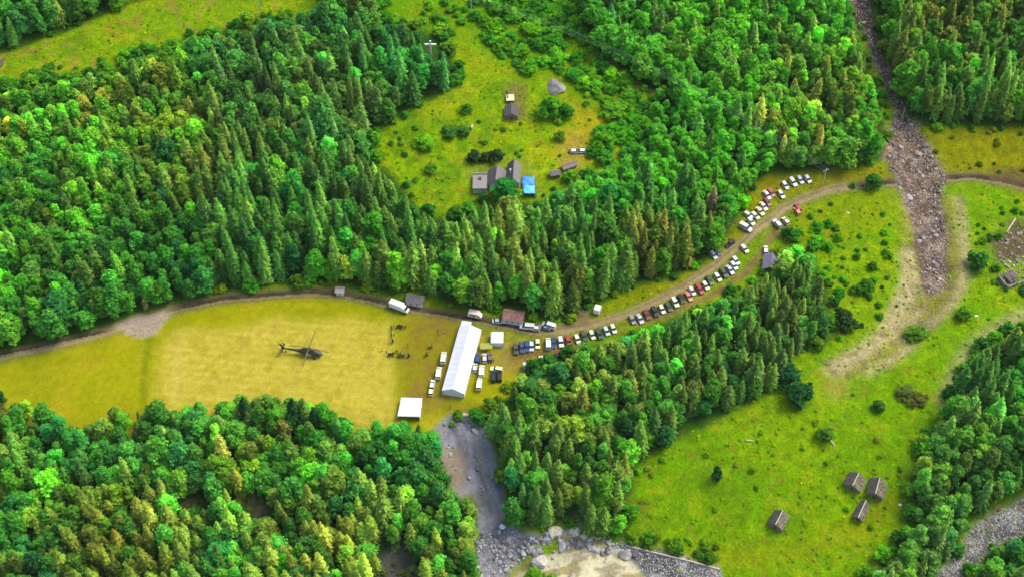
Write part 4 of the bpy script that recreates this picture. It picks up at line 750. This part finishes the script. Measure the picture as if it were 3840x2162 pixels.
def hut(cs, wall_h, ridge_h, label, roofm, wallm, cat='hut', name='wooden_hut', along=0, chimney=None, over=.45, other=None, wins=2, cap=None):
    """cs: the four EAVE corners in the photo (near left, near right, far right, far left); ridge runs far-near when ALONG=0, left-right when 1"""
    e = [P(a, b, wall_h) for a, b in cs]; mid = (e[0]+e[1]+e[2]+e[3])/4; z0 = min(float(h(v.x, v.y)) for v in e)
    fx = ((e[3]+e[2])-(e[0]+e[1]))*.5 if along == 0 else ((e[1]+e[2])-(e[0]+e[3]))*.5
    wx = ((e[1]+e[2])-(e[0]+e[3]))*.5 if along == 0 else ((e[2]+e[3])-(e[0]+e[1]))*.5
    L_ = math.hypot(fx.x, fx.y)/2; Wd = math.hypot(wx.x, wx.y)/2; rz = math.atan2(fx.y, fx.x)
    o = empty(name, (mid.x, mid.y, z0), rz, label=label, cat=cat); l = L_-over; w = Wd-over*.8
    ew = wall_h; gz_ = ew+(ridge_h-ew)*(w/Wd)*.97
    MB().add([(-l,-w,-.8),(l,-w,-.8),(l,w,-.8),(-l,w,-.8),(-l,-w,ew-.05),(l,-w,ew-.05),(l,w,ew-.05),(-l,w,ew-.05),(-l,0,gz_),(l,0,gz_)], [(0,3,2,1),(0,1,5,4),(2,3,7,6),(1,2,6,9,5),(3,0,4,8,7)]).obj('wall', wallm, o)
    # two roof slopes as real slabs; the left one may get a darker material that paints in its shade
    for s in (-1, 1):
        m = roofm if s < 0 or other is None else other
        v = []
        segs = 7
        for i in range(segs+1):
            x = -L_+2*L_*i/segs; j = .05*math.sin(i*2.3+s)
            v += [(x, s*Wd, ew-.12+j*.5), (x, s*.04, ridge_h+j), (x, s*.04, ridge_h+.14+j), (x, s*(Wd+.05), ew+.02+j*.5)]
        b = MB(); rings = [v[i*4:i*4+4] for i in range(segs+1)]; b.loft(rings); b.obj('roof_slope', m, o)
    MB().box(-L_-.03, L_+.03, -.16, .16, ridge_h+.10, ridge_h+.2).obj('ridge_board', cap or WOOD, o)
    for s in (-1, 1): MB().box(s*(l+.02)-.02, s*(l+.02)+.02, -.5, .5, 0, min(1.9, ew-.1)).obj('door', DOORW, o) if s == (-1 if along == 0 else 1) else None
    for k in range(wins):
        x = -l+2*l*(k+.7)/(wins+.4); s = -1 if along else (1 if k % 2 else -1)
        f = MB().box(x-.4, x+.4, s*(w+.03)-.03, s*(w+.03)+.03, ew*.42, ew*.42+.75).obj('window', PLAS, o); MB().box(x-.32, x+.32, s*(w+.075)-.01, s*(w+.075)+.01, ew*.42+.08, ew*.42+.67).obj('pane', WIN, f)
    if chimney: c_ = MB().box(chimney[0]*L_-.35, chimney[0]*L_+.35, chimney[1]*Wd-.35, chimney[1]*Wd+.35, ew, ridge_h+.9, .03, .03).obj('chimney', PLAS, o)
    return o
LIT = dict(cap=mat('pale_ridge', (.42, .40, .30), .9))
hut([(3158,1812),(3232,1842),(3252,1786),(3190,1757)], 2.2, 4.0, 'old mossy hut, upper left of the three huddled huts', MOSS, WOOD, other=SHADR, cap=LIT['cap'])
hut([(3243,1848),(3316,1870),(3332,1794),(3268,1783)], 2.2, 4.1, 'old grey hut with dark shaded and pale lit roof, right of the three huddled huts', MOSS, WOOD, other=SHADR, cap=LIT['cap'])
hut([(3194,1934),(3238,1956),(3268,1880),(3230,1862)], 1.7, 3.0, 'narrow brown hut, lowest of the three huddled huts', MOSS, WOOD, other=SHADR, cap=LIT['cap'])
hut([(2876,1958),(2936,1988),(2962,1928),(2910,1896)], 2.2, 3.9, 'solitary weathered hut with sagging mossy roof in the lower meadow', MOSS, WOOD, other=SHADR, cap=LIT['cap'])
hut([(1822,692),(1897,692),(1897,630),(1834,630)], 2.6, 5.2, 'farmhouse with grey gable roof between the flat terrace and the taller gable', SHING, PLAS, cat='house', name='farmhouse', other=DARKR)  # left slope gets the dark shingles as painted shade
hut([(1895,690),(1953,692),(1952,606),(1905,606)], 3.0, 6.0, 'tall narrow grey gable house with pale chimney left of the blue tarpaulin', SHING, PLAS, cat='house', name='farmhouse', other=DARKR, chimney=(-.2,.45))  # shade of the left slope is painted by the dark shingles here too
hut([(2062,662),(2103,655),(2100,632),(2060,638)], 2.0, 2.9, 'small grey roofed shed right of the blue tarpaulin', SHING, WOOD, name='garden_shed', cat='shed', along=1)
hut([(2108,640),(2165,618),(2160,598),(2105,617)], 1.6, 2.4, 'long brown roofed shed right of the small grey shed', mat('brown_roof', (.24,.18,.14), .9, var=.25), BRN, name='long_shed', cat='shed', along=1)
hut([(1890,436),(1947,440),(1944,392),(1894,388)], 2.3, 4.0, 'dark brown cabin with blackened roof in the farm clearing', DARKR, BRN, name='dark_cabin', cat='cabin')
hut([(1518,1130),(1586,1143),(1594,1108),(1530,1097)], 2.2, 3.9, 'grey plank roofed barn above the road, behind the white truck', SHING, PLAS, name='roadside_barn', cat='barn', along=1)
hut([(1256,1098),(1294,1100),(1292,1074),(1258,1072)], 1.9, 3.0, 'tiny pinkish grey shed at the wood edge far left along the road', mat('pinkish_roof', (.4,.33,.28), .9, var=.2), PLAS, name='roadside_shed', cat='shed', along=1, wins=1)
hut([(1882,1194),(1962,1208),(1970,1166),(1892,1155)], 2.8, 4.6, 'hut with rusty red roof beside the road above the tents', REDR, PLAS, name='red_roofed_hut', cat='hut', along=1, wins=3)
hut([(2858,1010),(2915,1016),(2926,958),(2864,950)], 2.2, 3.9, 'hut with purple grey roof at the wood tip below the track', PURP, WOOD, name='purple_roofed_hut', cat='hut', other=None)
# terrace building with flat roof
e = [P(1776,708,2.6), P(1826,710,2.6), P(1824,650,2.6), P(1772,646,2.6)]; mid = (e[0]+e[1]+e[2]+e[3])/4; z0 = min(float(h(v.x, v.y)) for v in e)
o = empty('flat_annex', (mid.x, mid.y, z0), 0, label='flat grey terraced annex at the left end of the farmhouse', cat='annex'); a, b = (e[1]-e[0]).length/2, (e[3]-e[0]).length/2
MB().box(-a, a, -b, b, -.5, 2.5).obj('wall', PLAS, o); MB().box(-a-.2, a+.2, -b-.2, b+.2, 2.5, 2.72).obj('roof', mat('grey_deck', (.27,.25,.225), .9, var=.2, wave=('X', 1.2)), o)
for s in (-1, 1): MB().box(-a-.2, a+.2, s*(b+.13)-.06, s*(b+.13)+.06, 2.72, 3.4).obj('railing', mat('pale_rail', (.5,.48,.4), .8), o)
MB().box(-.5, .6, 1., 2.2, 2.72, 3.4, .1, .1).obj('roof_hatch', DARKR, o)
e = [P(1840,712,2.2), P(1886,716,2.2), P(1886,692,2.2), P(1838,690,2.2)]; mid = (e[0]+e[1]+e[2]+e[3])/4; z0 = min(float(h(v.x, v.y)) for v in e)
o = empty('veranda', (mid.x, mid.y, z0), 0, label='pale lean-to veranda with dark openings at the near side of the farmhouse', cat='veranda')
MB().add([(-2.4,-1.4,1.9),(2.4,-1.4,1.9),(2.4,1.4,2.6),(-2.4,1.4,2.6),(-2.4,-1.4,2.05),(2.4,-1.4,2.05),(2.4,1.4,2.75),(-2.4,1.4,2.75)], [(0,3,2,1),(4,5,6,7),(0,1,5,4),(1,2,6,5),(2,3,7,6),(3,0,4,7)]).obj('roof', mat('zinc_sheet', (.45,.46,.48), .5, .3), o)
for x in (-2.3, 0, 2.3): MB().box(x-.08, x+.08, -1.35, -1.2, -.5, 1.95).obj('post', WOOD, o)
# blue tarpaulin over a frame
e = [P(1963,728,1.9), P(2006,728,1.9), P(2003,656,1.9), P(1955,656,1.9)]; mid = (e[0]+e[1]+e[2]+e[3])/4; z0 = min(float(h(v.x, v.y)) for v in e)
def blue(n, c): return mat(n, c, .45, var=.15, scale=.8)
o = empty('tarpaulin_shelter', (mid.x, mid.y, z0), 0, label='bright blue tarpaulin stretched over a shelter at the right end of the farmhouse', cat='shelter')
L_ = [(v.x-mid.x, v.y-mid.y) for v in e]
def lerp(u, v): 
    x = (1-v)*((1-u)*L_[0][0]+u*L_[1][0])+v*((1-u)*L_[3][0]+u*L_[2][0]); y = (1-v)*((1-u)*L_[0][1]+u*L_[1][1])+v*((1-u)*L_[3][1]+u*L_[2][1]); return x, y
for nm_, v0, v1, m_, lb in (('tarpaulin', 0, .5, blue('cyan_tarp', (.12,.5,.72)), 'lighter cyan half'), ('tarpaulin', .5, 1., blue('blue_tarp', (.06,.28,.7)), 'deeper blue half')):
    b = MB(); g_ = [[lerp(i/6, v0+(v1-v0)*j/6)+(2.0+.25*math.sin(i*1.3+j)+.3*math.sin(math.pi*i/6),) for i in range(7)] for j in range(7)]
    vv = [p for r_ in g_ for p in r_]; top = [(j*7+i, j*7+i+1, j*7+i+8, j*7+i+7) for j in range(6) for i in range(6)]
    b.add(vv, top); ob = b.obj(nm_, m_, o, smooth=True); ob['label'] = lb; sm = ob.modifiers.new('thick', 'SOLIDIFY'); sm.thickness = .05
for x, y in L_: MB().box(x*.95-.06, x*.95+.06, y*.95-.06, y*.95+.06, -.5, 2.).obj('post', WOOD, o)
MB().box(L_[1][0]*.93, L_[1][0]*.93+.1, L_[1][1]*.9, L_[2][1]*.9, 0, 1.8).obj('side_wall', DARKR, o)
# cream hay cart / lean-to behind the dark cabin
o = empty('plank_platform', P(1913,374), .05, label='cream coloured plank platform behind the dark cabin', cat='platform'); MB().box(-1.7, 1.7, -1.9, 1.9, 1., 1.2).obj('deck', mat('fresh_planks', (.66,.6,.34), .8, var=.15, wave=('X', 2.)), o)
for x in (-1.5, 1.5):
    for y in (-1.7, 1.7): MB().box(x-.1, x+.1, y-.1, y+.1, -.4, 1.).obj('leg', WOOD, o)
o = tag(MB().box(-.1, .1, -5, 0, 0, 1.1).obj('plank_fence', WOOD), 'thin plank fence running back from the cream platform', 'fence'); o.location = P(1905,340)
o = tag(MB().box(-1., 1., -.25, .25, 0, 1.2).obj('board_stack', mat('pale_boards', (.5,.46,.36), .9, var=.2)), 'pale upright boards at the right end of the garden plot', 'boards'); o.location = P(1770,480); o.rotation_euler.z = 1.4
# boulder, big stones
def boulder(px, py, sx, sy, sz, seed, label, m=STONE, rz=0):
    o = link('boulder', rock_mesh(seed, 'boulder', m, 2), None, P(px, py)); o.scale = (sx, sy, sz); o.rotation_euler.z = rz; return tag(o, label, 'boulder')
boulder(2082,325,4.2,6.4,3.4,5,'huge grey brown boulder at the upper edge of the farm clearing', rz=.35)
boulder(2028,2105,3.2,3.4,2.2,9,'pinkish grey boulder between the scree and the muddy river', mat('pale_rock', (.5,.44,.38), .9, var=.3), .6)
boulder(2080,1990,2.6,3.4,2.6,12,'pale rock on the left of the river outlet', mat('sandy_rock', (.55,.5,.36), .9, var=.3), -.6); boulder(2150,1985,2.,3.4,2.4,13,'pale rock on the right of the river outlet', mat('sandy_rock', (.55,.5,.36), .9), .4); boulder(2205,2005,3.6,1.8,1.6,14,'long low pale rock at the wood foot by the river', mat('sandy_rock', (.55,.5,.36), .9))
boulder(3,240,1.6,3.,2.4,15,'dark rock at the left end of the upper meadow', mat('dark_rock', (.1,.08,.07), .9, var=.4)); boulder(2345,2080,2.6,2.,1.8,16,'grey rock at the end of the retaining wall by the river', STONE)
boulder(1222,2100,3.,3.,1.2,17,'low grey rock in the bottom wood gap') if 0 else None
boulder(1742,1553,2.,.8,.8,18,'flat pale slab at the top of the grey scree', mat('pale_rock', (.5,.44,.38), .9)); boulder(1882,1972,1.2,1.2,1.,19,'white round stone at the foot of the grey scree', mat('white_rock', (.75,.75,.74), .8))
for i, (a, b) in enumerate(((3180,798),(3375,1892),(3082,1305),(3662,1184),(3100,930))): boulder(a, b, .7,.6,.6,30+i, ['small pale stone in the upper round meadow','white stone right of the three huddled huts','white stone in the meadow left of the sandy fan','white stone right of the sandy fan','pale stone in the brown spot of the round meadow'][i], mat('white_rock', (.75,.75,.74), .8))
# retaining wall by the river
a, b = P(2345,2045), P(2700,2135)
pts = [a.lerp(b, t) for t in (0, .35, .7, 1)]; m_ = MB()
rings = []
for p_ in pts: z = float(h(p_.x, p_.y)); rings.append([(p_.x, p_.y-.3, z-1.), (p_.x, p_.y+.3, z-1.), (p_.x, p_.y+.2, z+.6), (p_.x, p_.y-.2, z+.6)])
tag(m_.loft(rings).obj('retaining_wall', mat('pinkish_concrete', (.5,.4,.32), .9, var=.2)), 'long straight pinkish retaining wall above the river gravel', 'wall')
# ruined hut at the right edge
p = P(3790,1050); o = empty('ruined_hut', p, .4, label='collapsed brown hut with broken walls at the right edge of the picture', cat='ruin'); rr = random.Random(4)
MB().box(-4, 4, -3.2, -2.8, -.5, 1.4).obj('wall', STONE, o); MB().box(-4.2, -3.8, -2.7, 3, -.5, 1.8).obj('wall', STONE, o)
for k in range(9): q = MB().box(-2.6, 2.6, -.12, .12, 0, .16).obj('fallen_beam', BRN, o); q.location = (rr.uniform(-2, 3), rr.uniform(-2, 3), .3+rr.random()); q.rotation_euler = (0, rr.uniform(-.3, .3), rr.uniform(0, 3))
q = MB().box(-2.6, 2.6, -2, 2, 0, .15).obj('fallen_roof', DARKR, o); q.rotation_euler = (.3, .15, .3); q.location = (.5, .5, 1.)
# fallen trunks
for a, b, c_, d_, r_, lb in ((3095,1628,3130,1670,.35,'pale fallen tree trunk beside a bush in the lower meadow'),(2797,1649,2826,1653,.25,'thin pale fallen trunk near the wood edge in the lower meadow'),(3500,470-60,3384,425,.12,'bare pale pole leaning in the debris channel'),(3808,820,3775,870,.25,'bleached dead branch at the right edge above the ruin'),(1860,880,1868,872,.1,'x')):
    if lb == 'x': continue
    u, v = P(a, b, .3), P(c_, d_, .3)
    if 'pole' in lb: u = P(3384,440); v = u+Vector((0, 0, 6))
    tag(MB().tube([u, u.lerp(v, .5)+Vector((.1, .1, .1)), v], [r_, r_*.9, r_*.5], 6).obj('fallen_trunk' if 'pole' not in lb else 'bare_pole', mat('bleached_wood', (.6,.56,.42), .9)), lb, 'log')

# ---------------------------------------------------------------- cross, poles, wires
WHT = mat('white_paint', (.9, .9, .84), .6)
p = P(1616,206); o = empty('wayside_cross', p, 0, label='tall white cross standing among the trees above the farm clearing', cat='cross')
MB().box(-.34, .34, -.2, .2, -.5, 7.6).obj('post', WHT, o); MB().box(-2.4, 2.4, -.26, .26, 5.3, 5.9).obj('crossbar', WHT, o)
def pole(px, py, hh_, label):
    p = P(px, py); o = empty('utility_pole', p, .5, label=label, cat='pole', group='power line poles'); MB().tube([(0,0,-.5),(0,0,hh_)], [.2,.13], 8).obj('post', mat('pole_grey', (.5,.48,.42), .8), o)
    MB().box(-1.3, 1.3, -.07, .07, hh_-.9, hh_-.7).obj('crossarm', mat('pole_grey', (.5,.48,.42), .8), o)
    for x in (-1.2, 0, 1.2): MB().disc((x, 0, hh_-.6 if x else hh_+.12), .08, .24, 'z', 8).obj('insulator', WHT, o)
    return p+Vector((0, 0, hh_-.5))
t1 = pole(1768,62,10,'power pole with crossarm at the top of the clearing'); t0 = pole(975,62,10,'power pole in the top left meadow')
far = pole(3085,694,9,'power pole on the verge above the uppermost parked cars')
for i, (dx, lb) in enumerate(((-1.2, 'lower power wire'), (0, 'middle power wire'), (1.2, 'upper power wire'))):
    for s_, e_, wl in ((t1, far, 'running down over the woods from the pole above the clearing'), (t0, t1, 'spanning between the two poles along the top')):
        n_ = 24; pts = []
        sd_ = Vector((.5, 1., 0)).normalized()*dx*1.0
        for k in range(n_+1):
            t = k/n_; q = s_.lerp(e_, t)+sd_; q.z += -3*4*t*(1-t)*(.6 if wl[0] == 's' else 1)+(12*4*t*(1-t) if wl[0] == 'r' else 6*4*t*(1-t)); pts.append(q)
        tag(MB().tube(pts, .03, 4).obj('power_wire', mat('wire', (.55,.65,.4), .5, .3)), f'{lb} {wl}', 'wire', 'power wires '+wl)

# ---------------------------------------------------------------- helicopter
def helicopter():
    nose = P(1207,1332,1.6); tail = P(1062,1312,1.8); hub_px = P(1159,1306,3.7)
    rz = heading(tail, nose); p = Vector((hub_px.x, hub_px.y, float(h(hub_px.x, hub_px.y))))
    o = empty('helicopter', p, rz, label='dark green military helicopter standing on the mown hay field', cat='helicopter'); o.scale = (1.02, 1.12, 1.05)
    G = mat('army_green', (.045, .055, .03), .5, var=.2, scale=1.); G2 = mat('army_grey_panel', (.3, .31, .3), .5); K = mat('rotor_black', (.06, .05, .025), .6); BL = mat('rotor_blade_olive', (.15, .12, .045), .8)
    def rg(x, w, z0, z1, n=12): return [(x, w*math.cos(t)*(1 if abs(math.cos(t)) < .9 else .97), (z0+z1)/2+(z1-z0)/2*math.sin(t)) for t in [k*2*math.pi/n for k in range(n)]]
    MB().loft([rg(4.7,.12,.9,1.2), rg(4.4,.5,.65,1.6), rg(3.6,.9,.5,2.1), rg(2.6,1.12,.5,2.7), rg(1,1.18,.5,2.85), rg(-1.2,1.18,.5,2.85), rg(-2.8,.95,.75,2.7), rg(-4.2,.5,1.3,2.4)]).obj('fuselage', G, o, smooth=True)
    MB().loft([rg(-3.6,.6,1.2,2.5), rg(-6,.38,1.5,2.2), rg(-8.6,.26,1.65,2.15), rg(-9.6,.2,1.75,2.2)]).obj('tail_boom', G, o, smooth=True)
    MB().add([(-8.7,-.1,1.8),(-9.7,-.1,1.8),(-10.9,-.08,4.0),(-10.2,-.08,4.0),(-8.7,.1,1.8),(-9.7,.1,1.8),(-10.9,.08,4.0),(-10.2,.08,4.0)], [(0,1,2,3),(7,6,5,4),(0,4,5,1),(1,5,6,2),(2,6,7,3),(3,7,4,0)]).obj('tail_fin', G, o)
    MB().box(-10.2, -9.3, -1.9, 1.9, 1.95, 2.05).obj('stabilizer', G, o)
    MB().loft([rg(1.8,.45,2.6,3.2), rg(.8,.75,2.6,3.45), rg(-1.2,.75,2.6,3.4), rg(-2.6,.4,2.6,3.0)]).obj('engine_housing', G, o, smooth=True)
    MB().add([(4.15,-.45,1.75),(4.15,.45,1.75),(2.95,.85,2.62),(2.95,-.85,2.62)], [(0,1,2,3)]).obj('windscreen', GLASS, o).location = (.08, 0, .06)
    for s in (-1, 1):
        MB().box(-1.1, .9, s*1.2-.02, s*1.2+.02, .9, 2.2).obj('cabin_door', G2, o)
        MB().tube([(1.6, s*.9, .9), (1.9, s*1.5, .38)], .08, 5).obj('landing_strut', K, o); MB().disc((1.9, s*1.5, .35), .35, .25).obj('wheel', TYRE, o)
    MB().disc((-8.8, 0, .3), .28, .2).obj('wheel', TYRE, o); MB().tube([(-8.6, 0, 1.7), (-8.8, 0, .3)], .06, 5).obj('tail_strut', K, o)
    MB().tube([(0,0,3.3),(0,0,3.85)], .18, 8).obj('rotor_mast', K, o); MB().disc((0,0,3.85), .45, .2, 'z').obj('rotor_hub', K, o)
    up = P(1181,1248,3.6); a0 = math.atan2(up.y-hub_px.y, up.x-hub_px.x)-rz
    for k in range(4):
        a = a0+k*math.pi/2; b = MB(); c, s = math.cos(a), math.sin(a); rings = []
        for d, dz in ((.4, 0), (3, -.05), (5.5, -.25), (7.3, -.6)):
            w = .17; rings.append([(d*c-s*w, d*s+c*w, 3.86+dz), (d*c+s*w, d*s-c*w, 3.86+dz), (d*c+s*w, d*s-c*w, 3.94+dz), (d*c-s*w, d*s+c*w, 3.94+dz)])
        b.loft(rings).obj('rotor_blade', BL, o)
    q = MB()
    for k in range(2): a = .6+k*math.pi/2; c, s = math.cos(a), math.sin(a); q.add([(-10.6-1.6*c-.1*s, .22, 3.7-1.6*s+.1*c), (-10.6-1.6*c+.1*s, .22, 3.7-1.6*s-.1*c), (-10.6+1.6*c+.1*s, .22, 3.7+1.6*s-.1*c), (-10.6+1.6*c-.1*s, .22, 3.7+1.6*s+.1*c)] + [(-10.6-1.6*c-.1*s, .27, 3.7-1.6*s+.1*c), (-10.6-1.6*c+.1*s, .27, 3.7-1.6*s-.1*c), (-10.6+1.6*c+.1*s, .27, 3.7+1.6*s-.1*c), (-10.6+1.6*c-.1*s, .27, 3.7+1.6*s+.1*c)], [(0,1,2,3),(7,6,5,4),(0,4,5,1),(1,5,6,2),(2,6,7,3),(3,7,4,0)])
    q.obj('tail_rotor', K, o)
helicopter()

# ---------------------------------------------------------------- people on the field
def person_mesh():
    me = bpy.data.meshes.new('person_body')
    v = [(0,0,.95),(0,0,1.15),(0,0,1.38),(0,0,1.5),(0,.02,1.62),(0,.02,1.72), (.1,0,.88),(.12,.03,.5),(.12,-.02,.08),(.12,.12,.04), (-.1,0,.88),(-.13,-.05,.5),(-.13,-.12,.08),(-.13,.02,.04),
         (.2,0,1.4),(.26,.02,1.13),(.25,.14,.9),(.25,.17,.82), (-.2,0,1.4),(-.26,-.02,1.13),(-.26,.08,.9),(-.26,.1,.82)]
    e = [(0,1),(1,2),(2,3),(3,4),(4,5),(0,6),(6,7),(7,8),(8,9),(0,10),(10,11),(11,12),(12,13),(2,14),(14,15),(15,16),(16,17),(2,18),(18,19),(19,20),(20,21)]
    rad = [.16,.15,.17,.06,.1,.09,.1,.07,.05,.04,.1,.07,.05,.04,.07,.05,.04,.03,.07,.05,.04,.03]
    me.from_pydata(v, e, []); o = bpy.data.objects.new('person_source', me); COL.objects.link(o); o.modifiers.new('skin', 'SKIN'); s = o.modifiers.new('sub', 'SUBSURF'); s.levels = s.render_levels = 1
    for i, r_ in enumerate(rad): me.skin_vertices[0].data[i].radius = (r_, r_*.85)
    me.skin_vertices[0].data[0].use_root = True
    dg = bpy.context.evaluated_depsgraph_get(); out = bpy.data.meshes.new_from_object(o.evaluated_get(dg)); bpy.data.objects.remove(o)
    skin = mat('skin', (.45,.28,.2), .6)
    out.materials.clear()
    for m in (skin, BLACKP, BLACKP): out.materials.append(m)
    for f in out.polygons:
        z = f.center.z; f.material_index = 0 if (z > 1.5 or (abs(f.center.x) > .2 and z < 1.0)) else (2 if z < .93 else 1); f.use_smooth = True
    return out
PM = person_mesh(); HAIR = MB().loft([[(.1*k_*math.cos(t), .02+.11*k_*math.sin(t)-.02, z) for t in [i*math.pi/4 for i in range(8)]] for z, k_ in ((1.6, .95), (1.7, 1.12), (1.79, .9), (1.83, .4))]).mesh('hair', mat('hair', (.05,.03,.02), .8), True)
TOPS = {'black': (.02,.02,.025), 'navy': (.03,.04,.1), 'dark green': (.03,.06,.03), 'grey': (.15,.15,.15), 'brown': (.1,.06,.03), 'white': (.75,.75,.75), 'red': (.4,.04,.04)}
spots = [(r, g) for g, (cx, cy, sx, sy, n) in enumerate(((1472,1232,7,5,3),(1510,1230,14,6,6),(1470,1262,6,9,3),(1472,1283,8,6,3),(1472,1332,12,8,6),(1500,1338,9,5,4),(1532,1336,8,5,4),(1612,1302,8,3,4),(1596,1330,10,6,4),(1525,1300,3,3,1),(1434,1316,3,3,1),(1690,1530,4,3,1),(1850,1360,5,3,1),(1640,1250,16,6,3))) for r in [(cx+random.gauss(0, sx*.8), cy+random.gauss(0, sy*.8)) for _ in range(int(n*1.7) if g < 9 else n)]]
GN = ['at the upper left of the gathering','in the upper right knot of the gathering','in the narrow middle knot of the gathering','at the small table spot of the gathering','in the largest lower left knot by the field','in the lower middle knot by the field','in the lower right knot by the field','in the short line on the trampled grass','in the loose knot left of the long tent','alone between the upper and lower knots','alone on the hay left of the gathering','alone by the near end of the long tent','beside the parked cars right of the long tent','strolling near the road on the trampled grass']
cnt = {}
for (px, py), g in spots:
    tp = random.choice(['black','black','navy','dark green','grey','brown'] if g < 7 else ['black','white','red','grey','navy']); k = cnt[(g, tp)] = cnt.get((g, tp), 0)+1
    p = P(px, py); o = empty('person', p, random.random()*6.28, label=f"person in {tp} top standing {GN[g]}", cat='person', group='people '+GN[g])
    b = link('body', PM, o)
    b.material_slots[1].link = 'OBJECT'; b.material_slots[1].material = mat('top_'+tp.replace(' ', '_'), TOPS[tp], .9); link('hair', HAIR, o); o.scale = [random.uniform(.94, 1.08)]*3
# equipment piles and tables in the gathering
for i, (a, b, lb) in enumerate(((1500,1226,'dark field table with boxes in the upper part of the gathering'),(1466,1330,'dark field table with boxes in the lower left of the gathering'),(1508,1336,'dark field table with boxes in the lower middle of the gathering'))):
    o = empty('field_table', P(a, b), .2*i, label=lb, cat='table', group='tables in the gathering'); MB().box(-1.1, 1.1, -.4, .4, .7, .76).obj('table_top', DOORW, o)
    for x in (-1, 1):
        for y in (-.33, .33): MB().box(x-.03, x+.03, y-.03, y+.03, 0, .7).obj('leg', BLACKP, o)
    for k in range(3): q = tag(MB().box(-.25, .25, -.2, .2, 0, .3).obj('equipment_case', BLACKP), f"black case, {['left','middle','right'][k]} one on the table {lb.split('boxes ')[1]}", 'case', 'cases on the tables'); q.location = P(a, b)+Vector(((k-1)*.7, .02, .765))
# thin veil added over the whole valley to lift the shadows in the woods
hz = MB().box(-2200, 2200, -2200, 2200, -18, CAM[2]+15).obj('added_haze', MBARK); hz['kind'] = 'stuff'; hz['label'] = 'thin pale veil added over the whole valley to lift shadows'
hm = bpy.data.materials.new('added_haze'); hm.use_nodes = True; ht = hm.node_tree; ht.nodes.remove(ht.nodes['Principled BSDF']); pv = ht.nodes.new('ShaderNodeVolumePrincipled')
pv.inputs['Color'].default_value = (.86, .92, .82, 1); pv.inputs['Density'].default_value = .000018; pv.inputs['Anisotropy'].default_value = 0; ht.links.new(pv.outputs[0], ht.nodes['Material Output'].inputs['Volume']); hz.data.materials[0] = hm
for o in COL.objects:
    if 'label' in o and len(o['label'].replace(',', ' ').split()) > 16: print('LONG', o['label'])
print('OBJS', len(COL.objects))
